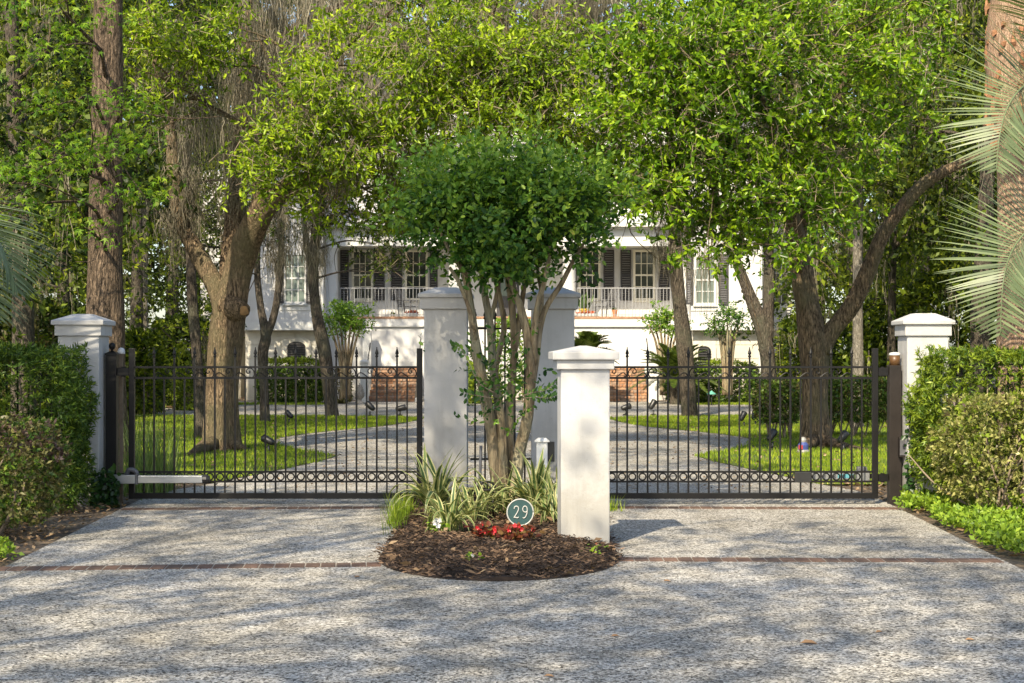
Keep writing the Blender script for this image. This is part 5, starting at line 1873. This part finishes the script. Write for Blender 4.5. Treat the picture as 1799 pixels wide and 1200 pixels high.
# front door
d = hb('door', 'shutter_paint', 872, 912, 440, 557, ZP - .06, .05)
hb('door_frame', 'white_paint', 864, 920, 430, 557, ZP - .045, .04)
hb('door_glass', 'blind_glass', 880, 904, 448, 520, ZP - .075, .012)
tubeo('door_handle', 'aluminium', d, [(W(907, 505, ZP).x, ZP - .08, W(907, 505, ZP).z), (W(907, 500, ZP).x, ZP - .1, W(907, 500, ZP).z)], .02, 6)
# columns
for x in (582, 800, 1000, 1205):
    c = W(x, 557, ZE + .32)
    h = W(x, 432, ZE + .1).z - c.z
    r = 12.5 * (ZE + .3) / F
    b = MB()
    b.lathe([(r * 1.25, 0), (r * 1.25, .08), (r * 1.12, .12), (r, .18), (r * .98, h * .4), (r * .86, h - .2), (r * 1.0, h - .16), (r * 1.0, h - .12), (r * 1.2, h - .08), (r * 1.2, h)], (c.x, ZE + .32, c.z), 20)
    o = b.build('column', 'white_paint', th, True)
    o.location = -Vector(th.location)
# arched vents in lower walls
def vent(x0, x1, y0, y1, Zf):
    a, c = W(x0, y1, Zf), W(x1, y0, Zf)
    cx, w, hh = (a.x + c.x) / 2, (c.x - a.x) / 2, c.z - a.z
    def arch(w_, top, z0):
        return [(cx - w_, z0), (cx + w_, z0)] + [(cx + w_ * math.cos(t_), top - .18 + .18 * math.sin(t_)) for t_ in np.linspace(0, math.pi, 12)]
    b = MB()
    b.prism(arch(w + .17, c.z + .15, a.z - .04), Zf - .045, Zf - .005)
    f = b.build('vent_surround', 'house_cream', th)
    f.location = -Vector(th.location)
    b = MB()
    b.prism(arch(w, c.z, a.z), Zf - .055, Zf - .048)
    b.build('vent_opening', 'black_plastic', f)
    for i in range(9):
        z = a.z + hh * (i + .5) / 9.6
        wz = w * (1 if i < 7 else .8)
        boxo('slat', 'shutter_paint', f, cx - wz, cx + wz, Zf - .085, Zf - .06, z - .012, z + .022)
vent(505, 537, 600, 640, ZW + .32)
vent(1226, 1249, 608, 650, ZW + .32)

# railing of the porch
tr_ = thing('porch_railing', 'grey metal balustrade along the porch edge', 'railing', (0, ZE + .06, W(0, 557, ZE).z))
zr = W(0, 507, ZE).z - W(0, 557, ZE).z
b = MB()
b.box(-.009, .009, -.009, .009, .002, zr)
bme = b.mesh('baluster', 'rail_metal')
for xa, xb in ((598, 786), (1014, 1178)):
    x0, x1 = W(xa, 0, ZE).x, W(xb, 0, ZE).x
    boxo('handrail', 'rail_metal', tr_, x0, x1, -.022, .022, zr, zr + .035)
    boxo('lower_rail', 'rail_metal', tr_, x0, x1, -.014, .014, .06, .085)
    n = int((x1 - x0) / .115)
    for i in range(n + 1):
        inst('baluster', bme, tr_, (x0 + (x1 - x0) * i / n, 0, 0))

# brick steps
sb = MB()
sb.box(-.104, .104, -.04, .05, -.0415, .0415)
so_ = sb.build('step_brick', 'step_brick', bevel=.005, seg=1)
str_me = so_.data
bpy.data.objects.remove(so_)
sb = MB()
sb.box(-.049, .049, -.04, .05, -.0415, .0415)
so_ = sb.build('step_brick', 'step_brick', bevel=.005, seg=1)
hed_me = so_.data
bpy.data.objects.remove(so_)


def steps(label, xa, xb):
    Z0 = 53.0
    x0, x1 = W(xa, 0, Z0).x, W(xb, 0, Z0).x
    t = thing('brick_steps', label, 'steps', ((x0 + x1) / 2, Z0, 0))
    hw = (x1 - x0) / 2
    n = 6
    for i in range(n):
        boxo('tread_core', 'mortar', t, -hw, hw, i * .3 + .012, n * .3 + .35, i * .185, (i + 1) * .185 - .004)
        for c_ in range(2):
            z = i * .185 + .046 + c_ * .0925
            if c_ == 0:
                cnt = max(1, int(2 * hw / .215))
                for k_ in range(cnt):
                    inst('brick', str_me, t, (-hw + (k_ + .5) * 2 * hw / cnt, i * .3 + .03, z))
            else:
                cnt = max(1, int(2 * hw / .108))
                for k_ in range(cnt):
                    inst('brick', hed_me, t, (-hw + (k_ + .5) * 2 * hw / cnt, i * .3 + .004, z))
    for s in (-1, 1):
        b = MB()
        xx = s * (hw + .09)
        b.prism([(-.02, 0), (0, 0)], 0, 1) if False else None
        b.box(xx - .085, xx + .085, -.05, n * .3 + .4, -.05, .12)
        b.build('side_wall', 'white_paint', t)
        z0_, z1_ = .95, .95 + n * .185
        tubeo('handrail', 'iron', t, [(xx, .1, .1), (xx, .1, z0_), (xx, n * .3, z1_)], .018, 6)
    return t


steps('sunlit brick steps left of the tall pillars', 648, 729)
steps('shaded brick steps between the short pillar and white post', 1052, 1139)
# white posts by the steps
def newel(label, x, y0, Zt, w):
    c = W(x, y0, Zt)
    t = thing('newel_post', label, 'post', (c.x, Zt, 0))
    b = MB()
    b.frustum(0, 0, w, w, -.03, c.z - .1)
    b.build('post_body', 'white_paint', t, bevel=.008)
    b = MB()
    b.frustum(0, 0, w * 1.2, w * 1.2, c.z - .1, c.z - .05)
    b.frustum(0, 0, w * 1.18, w * .5, c.z - .05, c.z)
    b.build('cap', 'white_paint', t)
newel('white capped post right of the shaded brick steps', 1147, 631, 52.5, .30)
newel('white capped post left of the sunlit brick steps', 640, 632, 52.5, .26)
newel('taller white newel post behind the pinecone ornament', 645, 577, 54.7, .28)
newel('white newel post behind the right sago palm', 1210, 548, 54.8, .3)


# rocking chairs
def rocker(label, x, rz):
    c = W(x, 557, ZE + .9)
    t = thing('rocking_chair', label, 'chair', (c.x, ZE + .9, W(0, 560, ZE).z + .005), rz)
    for s in (-.26, .26):
        tubeo('rocker', 'grey_wood', t, catmull([(-.42, s, .09), (-.15, s, .025), (.15, s, .025), (.42, s, .09)], 5), .022, 6)
        tubeo('leg', 'grey_wood', t, [(.22, s, .035), (.23, s, .62)], .02, 6)
        tubeo('leg', 'grey_wood', t, [(-.2, s, .035), (-.24, s, .45)], .02, 6)
        tubeo('back_post', 'grey_wood', t, [(-.22, s, .42), (-.42, s, 1.12)], .022, 6)
        tubeo('armrest', 'grey_wood', t, [(.28, s, .63), (-.3, s, .66)], .026, 6)
    boxo('seat', 'grey_wood', t, -.26, .27, -.27, .27, .41, .44)
    for k_ in range(6):
        y = -.2 + k_ * .08
        tubeo('back_slat', 'grey_wood', t, [(-.24, y, .46), (-.4, y, 1.06)], .014, 5)
    tubeo('top_rail', 'grey_wood', t, [(-.41, -.26, 1.08), (-.41, .26, 1.08)], .035, 6)
    return t


rocker('grey rocking chair on the porch left of the tall pillars', 716, R(-20))
rocker('grey rocking chair on the porch above the short pillar', 1062, R(205))


def pot(label, x, y0, y1, wpx, mat, plant, n, L, Zt=ZE + .5):
    c = W(x, y1, Zt)
    zf = W(0, 560, ZE).z + .004
    h = (y1 - y0) * Zt / F
    w = wpx * Zt / F / 2
    t = thing('potted_plant', label, 'pot', (c.x, Zt, zf))
    b = MB()
    b.lathe([(w * .7, 0), (w * .95, h * .8), (w * 1.08, h * .82), (w * 1.08, h), (w * .9, h), (w * .88, h * .9)], n=16)
    b.build('pot_body', mat, t)
    C = np.column_stack([RNG.normal(size=n) * w * .35, RNG.normal(size=n) * w * .35, np.full(n, h * .9)])
    A = RNG.normal(size=(n, 3)) * .25 + np.array([0, 0, 1])
    N = RNG.normal(size=(n, 3)) * .6 + np.array([0, -1, 0])
    v, q = leaf_geo(C, A, N, L * RNG.uniform(.6, 1.2, n), .16 if L > .3 else .5)
    np_mesh('foliage', v, q, plant, t)


pot('yellow glazed pot with tall upright leaves on the porch', 1026, 530, 548, 17, 'yellow_glaze', 'strap_green', 26, .55)
pot('terracotta pot beside the right rocking chair', 1080, 541, 557, 9, 'terracotta', 'wood_leaf', 16, .12)
pot('orange flower pot left on the porch by the balustrade', 690, 549, 557, 8, 'stone', 'wood_leaf', 14, .1)


def planter(label, xa, xb, y0, y1, fl):
    c = W((xa + xb) / 2, y1, ZE + .25)
    w = (xb - xa) * ZE / F / 2
    h = (y1 - y0) * ZE / F
    t = thing('planter_box', label, 'planter', (c.x, ZE + .25, W(0, 560, ZE).z + .004))
    boxo('trough', 'white_paint', t, -w, w, -.12, .12, 0, h, .006)
    n = 90
    C = np.column_stack([RNG.uniform(-w, w, n) * .9, RNG.uniform(-.1, .1, n), np.full(n, h)])
    v, q = leaf_geo(C, RNG.normal(size=(n, 3)) * .6 + np.array([0, 0, .6]), RNG.normal(size=(n, 3)) * .5 + np.array([0, -.6, .6]), .11 * RNG.uniform(.6, 1.2, n), .5)
    np_mesh('flowers', v, q, fl, t)


planter('white planter box with orange flowers left on the porch', 710, 734, 547, 557, 'flower_orange')
planter('white planter box right on the porch under the yellow pot', 1014, 1047, 548, 557, 'flower_orange')

# foundation shrubs
def fshrub(name, label, xa, xb, ytop, Zt, dep, layers, L=.09, cat='hedge', stems=5, z0=.0, rnd=.2, wr=.5):
    a, c = W(xa, ytop, Zt), W(xb, ytop, Zt)
    hedge(name, label, cat, a.x, c.x, Zt, Zt + dep, z0, a.z, layers, L * 1.1, wr, stems, 4, rnd)


fshrub('box_hedge', 'clipped dark hedge below the arched vent, left of the house', 452, 562, 648, 50.9, 1.1, [('hedge_leaf', 2600, 0)])
fshrub('box_hedge', 'yellow-green hedge top behind the dark left hedge', 452, 562, 632, 52.2, 1.0, [('hedge_leaf_bright', 1700, .1)])
fshrub('box_hedge', 'clipped hedge under the right wing wall', 1175, 1330, 650, 51.2, 1.0, [('hedge_leaf', 2600, 0)])
fshrub('box_hedge', 'yellow-green hedge behind the right clipped hedge', 1180, 1335, 637, 52.4, .9, [('hedge_leaf_bright', 1700, .1)])
fshrub('bronze_shrub', 'small brown shrub right of the left hedge', 590, 612, 648, 50.6, .6, [('bronze_leaf', 260, 0), ('litter_leaf', 60, .7)], .1, 'shrub', 3)
fshrub('garden_shrub', 'yellow-green shrub seen between the tall pillars', 822, 872, 640, 50.4, 1, [('hedge_leaf_bright', 900, 0)], .1, 'shrub', 3)
fshrub('garden_shrub', 'light green shrub behind the myrtle trunks at porch level', 872, 935, 560, 51.6, 1, [('myrtle_leaf_light', 1300, .1), ('flower_orange', 14, .3)], .1, 'shrub', 4)
fshrub('garden_shrub', 'green shrub left of the middle steps, beyond the myrtle', 780, 830, 610, 51.6, 1, [('hedge_leaf', 700, 0)], .1, 'shrub', 3)
fshrub('lawn_shrub', 'open-stemmed shrub left of the right oak trunk', 1335, 1408, 672, 28.6, .9, [('bronze_leaf', 700, .1), ('hedge_leaf', 1100, .05)], .06, 'shrub', 7, .28, .35)
fshrub('lawn_shrub', 'open-stemmed hedge shrub right of the right oak trunk', 1452, 1585, 668, 29, 1.0, [('bronze_leaf', 1000, .1), ('hedge_leaf', 1700, .05)], .065, 'shrub', 8, .3, .3)
fshrub('woodland_shrub', 'pale yellow-green shrub on the left beyond the gate', 305, 345, 650, 44, 1, [('hedge_leaf_bright', 500, 0)], .12, 'shrub', 4, 0, .5)
fshrub('woodland_shrub', 'dark dense shrub left of the house behind the oak', 262, 352, 560, 46, 2.5, [('wood_leaf', 1700, 0)], .16, 'shrub', 6, 0, .5)
fshrub('woodland_shrub', 'dark shrub in the woods behind the left pillar', 60, 150, 540, 36, 2.5, [('wood_leaf', 1800, 0)], .14, 'shrub', 6, 0, .5)
fshrub('woodland_shrub', 'green shrub in the woods right of the sweetgum', 205, 262, 585, 40, 2, [('wood_leaf_light', 900, 0), ('wood_leaf', 500, 0)], .14, 'shrub', 5, 0, .5)
fshrub('woodland_shrub', 'shrub at the left border under the palm frond', -40, 70, 520, 33, 2.5, [('wood_leaf', 1600, 0), ('bronze_leaf', 400, 0)], .14, 'shrub', 6, 0, .5)
fshrub('woodland_shrub', 'light green shrub right of the house beyond the oak', 1385, 1450, 560, 46, 2.0, [('wood_leaf_light', 1300, 0)], .15, 'shrub', 5, 0, .5)
fshrub('woodland_shrub', 'green shrub behind the right gate hinge', 1465, 1560, 570, 41, 2.2, [('wood_leaf', 1300, 0), ('wood_leaf_light', 500, 0)], .14, 'shrub', 5, 0, .5)
fshrub('woodland_shrub', 'light green shrub left of the right pillar cap', 1530, 1610, 520, 37, 2.2, [('wood_leaf_light', 1300, 0), ('wood_leaf', 600, 0)], .13, 'shrub', 5, 0, .5)
fshrub('woodland_shrub', 'green shrub between the right pillar and palm trunk', 1620, 1760, 480, 34, 2.5, [('wood_leaf_light', 1300, 0), ('wood_leaf', 1200, 0)], .13, 'shrub', 6, 0, .5)


def small_myrtle(label, x, ybase, ytop, yfork, wpx, Zt, mat, dens, zb=0.0):
    t = thing('young_crape_myrtle', label, 'tree', (0, 0, 0), 0, 'young crape myrtles before the house')
    mb = MB()
    for i in range(7):
        f = (i - 3) / 3.0
        limb(mb, [(x + f * 6, ybase, 3.2, random.uniform(-.1, .1)), (x + f * 8, (ybase + yfork) / 2, 2.6, random.uniform(-.2, .2)), (x + f * wpx * .45, yfork, 1.9, random.uniform(-.3, .3)), (x + f * wpx * .8, (yfork + ytop) / 2, 1.0, random.uniform(-.3, .3))], Zt, 6, .08, i)
    mb.build('stems', 'myrtle_bark', t, True)
    ym = (yfork + ytop) / 2
    E = [pell(x + dx * wpx, ym + dy * 14, wpx * .5, (yfork - ytop) * .36, Zt, dens) for dx, dy in ((-.5, 0), (.5, 0), (0, .4), (0, -.8), (-.35, -.6), (.4, -.5))]
    crown_mesh(E, mat, 'crown', t, tw_per=6, k=7, L=.09, clump_r=.2, twl=.24, wr=.5, shell=.1, droopdir=-.3)
    finish(t, (W(x, 0, Zt).x, Zt, zb))


small_myrtle('bright young crape myrtle before the left porch column', 607, 700, 528, 600, 40, 50.3, 'myrtle_leaf_light', 13)
small_myrtle('young crape myrtle before the cream wall of the right wing', 1278, 694, 545, 590, 32, 50.6, 'myrtle_leaf', 6)
small_myrtle('young crape myrtle behind the straight tree at the porch corner', 1168, 694, 540, 600, 36, 52.2, 'myrtle_leaf_light', 8)


# garden lights
def spot(label, x, y, s=1.0, yaw=0.0, tilt=.5):
    g = G(x, y)
    t = thing('garden_spotlight', label, 'light', (g.x, g.y, .004), yaw, 'black garden spotlights on the lawns')
    s *= 1.0
    tubeo('stake', 'black_plastic', t, [(0, 0, -.05), (0, 0, .10 * s)], .018 * s, 6)
    b = MB()
    b.lathe([(.05 * s, 0), (.055 * s, .03 * s)], n=10)
    b.build('base', 'black_plastic', t)
    d = Vector((math.cos(tilt), 0, math.sin(tilt)))
    c0 = Vector((-.09 * s, 0, .13 * s))
    b = MB()
    b.tube([c0, c0 + d * .03 * s, c0 + d * .17 * s, c0 + d * .2 * s], [.03 * s, .05 * s, .062 * s, .062 * s], 12)
    h = b.build('housing', 'black_plastic', t, True)
    b = MB()
    b.tube([c0 + d * .201 * s, c0 + d * .205 * s], [.052 * s, .052 * s], 12)
    b.build('lens', 'glass', h)


for x, y, yaw, tl, lab in [(508, 744, 2.6, .6, 'black spotlight on grass right of the small forked tree'), (472, 794, 2.8, .4, 'black spotlight on grass right of the left oak'), (650, 732, 2.7, .7, 'black spotlight right of the curved mossy tree'),
                           (703, 731, .2, .2, 'black spotlight before the sunlit brick steps'), (1099, 730, .3, .3, 'black spotlight before the shaded brick steps'), (1148, 730, .6, .9, 'small black spotlight below the white post'),
                           (1307, 750, .6, 1.0, 'black spotlight left of the open-stemmed shrub'), (1327, 748, .9, 1.1, 'black spotlight tucked against the open-stemmed shrub'), (1357, 788, .7, .8, 'brown spotlight before the open-stemmed shrub'), (1482, 792, .5, .8, 'black spotlight at the right foot of the right oak')]:
    spot(lab, x, y, 1.0 if y > 735 else 1.25, yaw, tl)
g = G(1250, 712)
tl_ = thing('path_light', 'green copper path light before the right hedge', 'light', (g.x, g.y, 0))
tubeo('stem', 'black_plastic', tl_, [(0, 0, -.03), (0, 0, .34)], .016, 6)
b = MB()
b.lathe([(.14, .33), (.13, .345), (.03, .42), (.005, .44)], n=14)
b.build('shade', 'copper_green', tl_)
# pinecone ornament
g = G(632, 710)
tpn = thing('pinecone_ornament', 'stone pinecone finial standing by the sunlit steps', 'ornament', (g.x, g.y, 0))
b = MB()
b.lathe([(.12, 0), (.12, .06), (.07, .09), (.06, .14)], n=12)
b.build('pedestal', 'stone', tpn)
b = MB()
b.lathe([(.06, .14), (.13, .22), (.135, .32), (.10, .45), (.05, .58), (.01, .64)], n=12)
pc = b.build('cone', 'stone', tpn, True)
b = MB()
b.add([(-.03, 0, 0), (.03, 0, 0), (.022, -.03, .035), (0, -.04, .05), (-.022, -.03, .035)], [(0, 1, 2, 3, 4)])
sme = b.mesh('scale', 'stone')
for k_ in range(7):
    z = .19 + k_ * .06
    r = np.interp(z, [.14, .22, .32, .45, .58], [.06, .13, .135, .10, .05])
    for j in range(9):
        a = (j + .5 * (k_ % 2)) * 2 * math.pi / 9
        inst('scale', sme, pc, (r * math.sin(a), -r * math.cos(a), z), (0, 0, a), (r * 8, 1, 1))
# garden ornament at right oak
g = G(1411, 797)
to = thing('garden_ornament', 'small blue, red and white ornament at the right oak foot', 'ornament', (g.x, g.y, 0))
b = MB()
b.lathe([(.09, 0), (.10, .03), (.08, .06)], n=12)
b.build('base', 'ornament_white', to)
b = MB()
b.lathe([(.075, .06), (.08, .13), (.05, .17)], n=12)
b.build('middle', 'ornament_blue', to)
b = MB()
b.lathe([(.045, .17), (.05, .20), (.035, .235), (.01, .25)], n=12)
b.build('top', 'ornament_white', to)
b = MB()
b.lathe([(.034, -.03), (.034, .03)], (-.045, -.06, .10), 10)
b.build('patch', 'ornament_red', to)
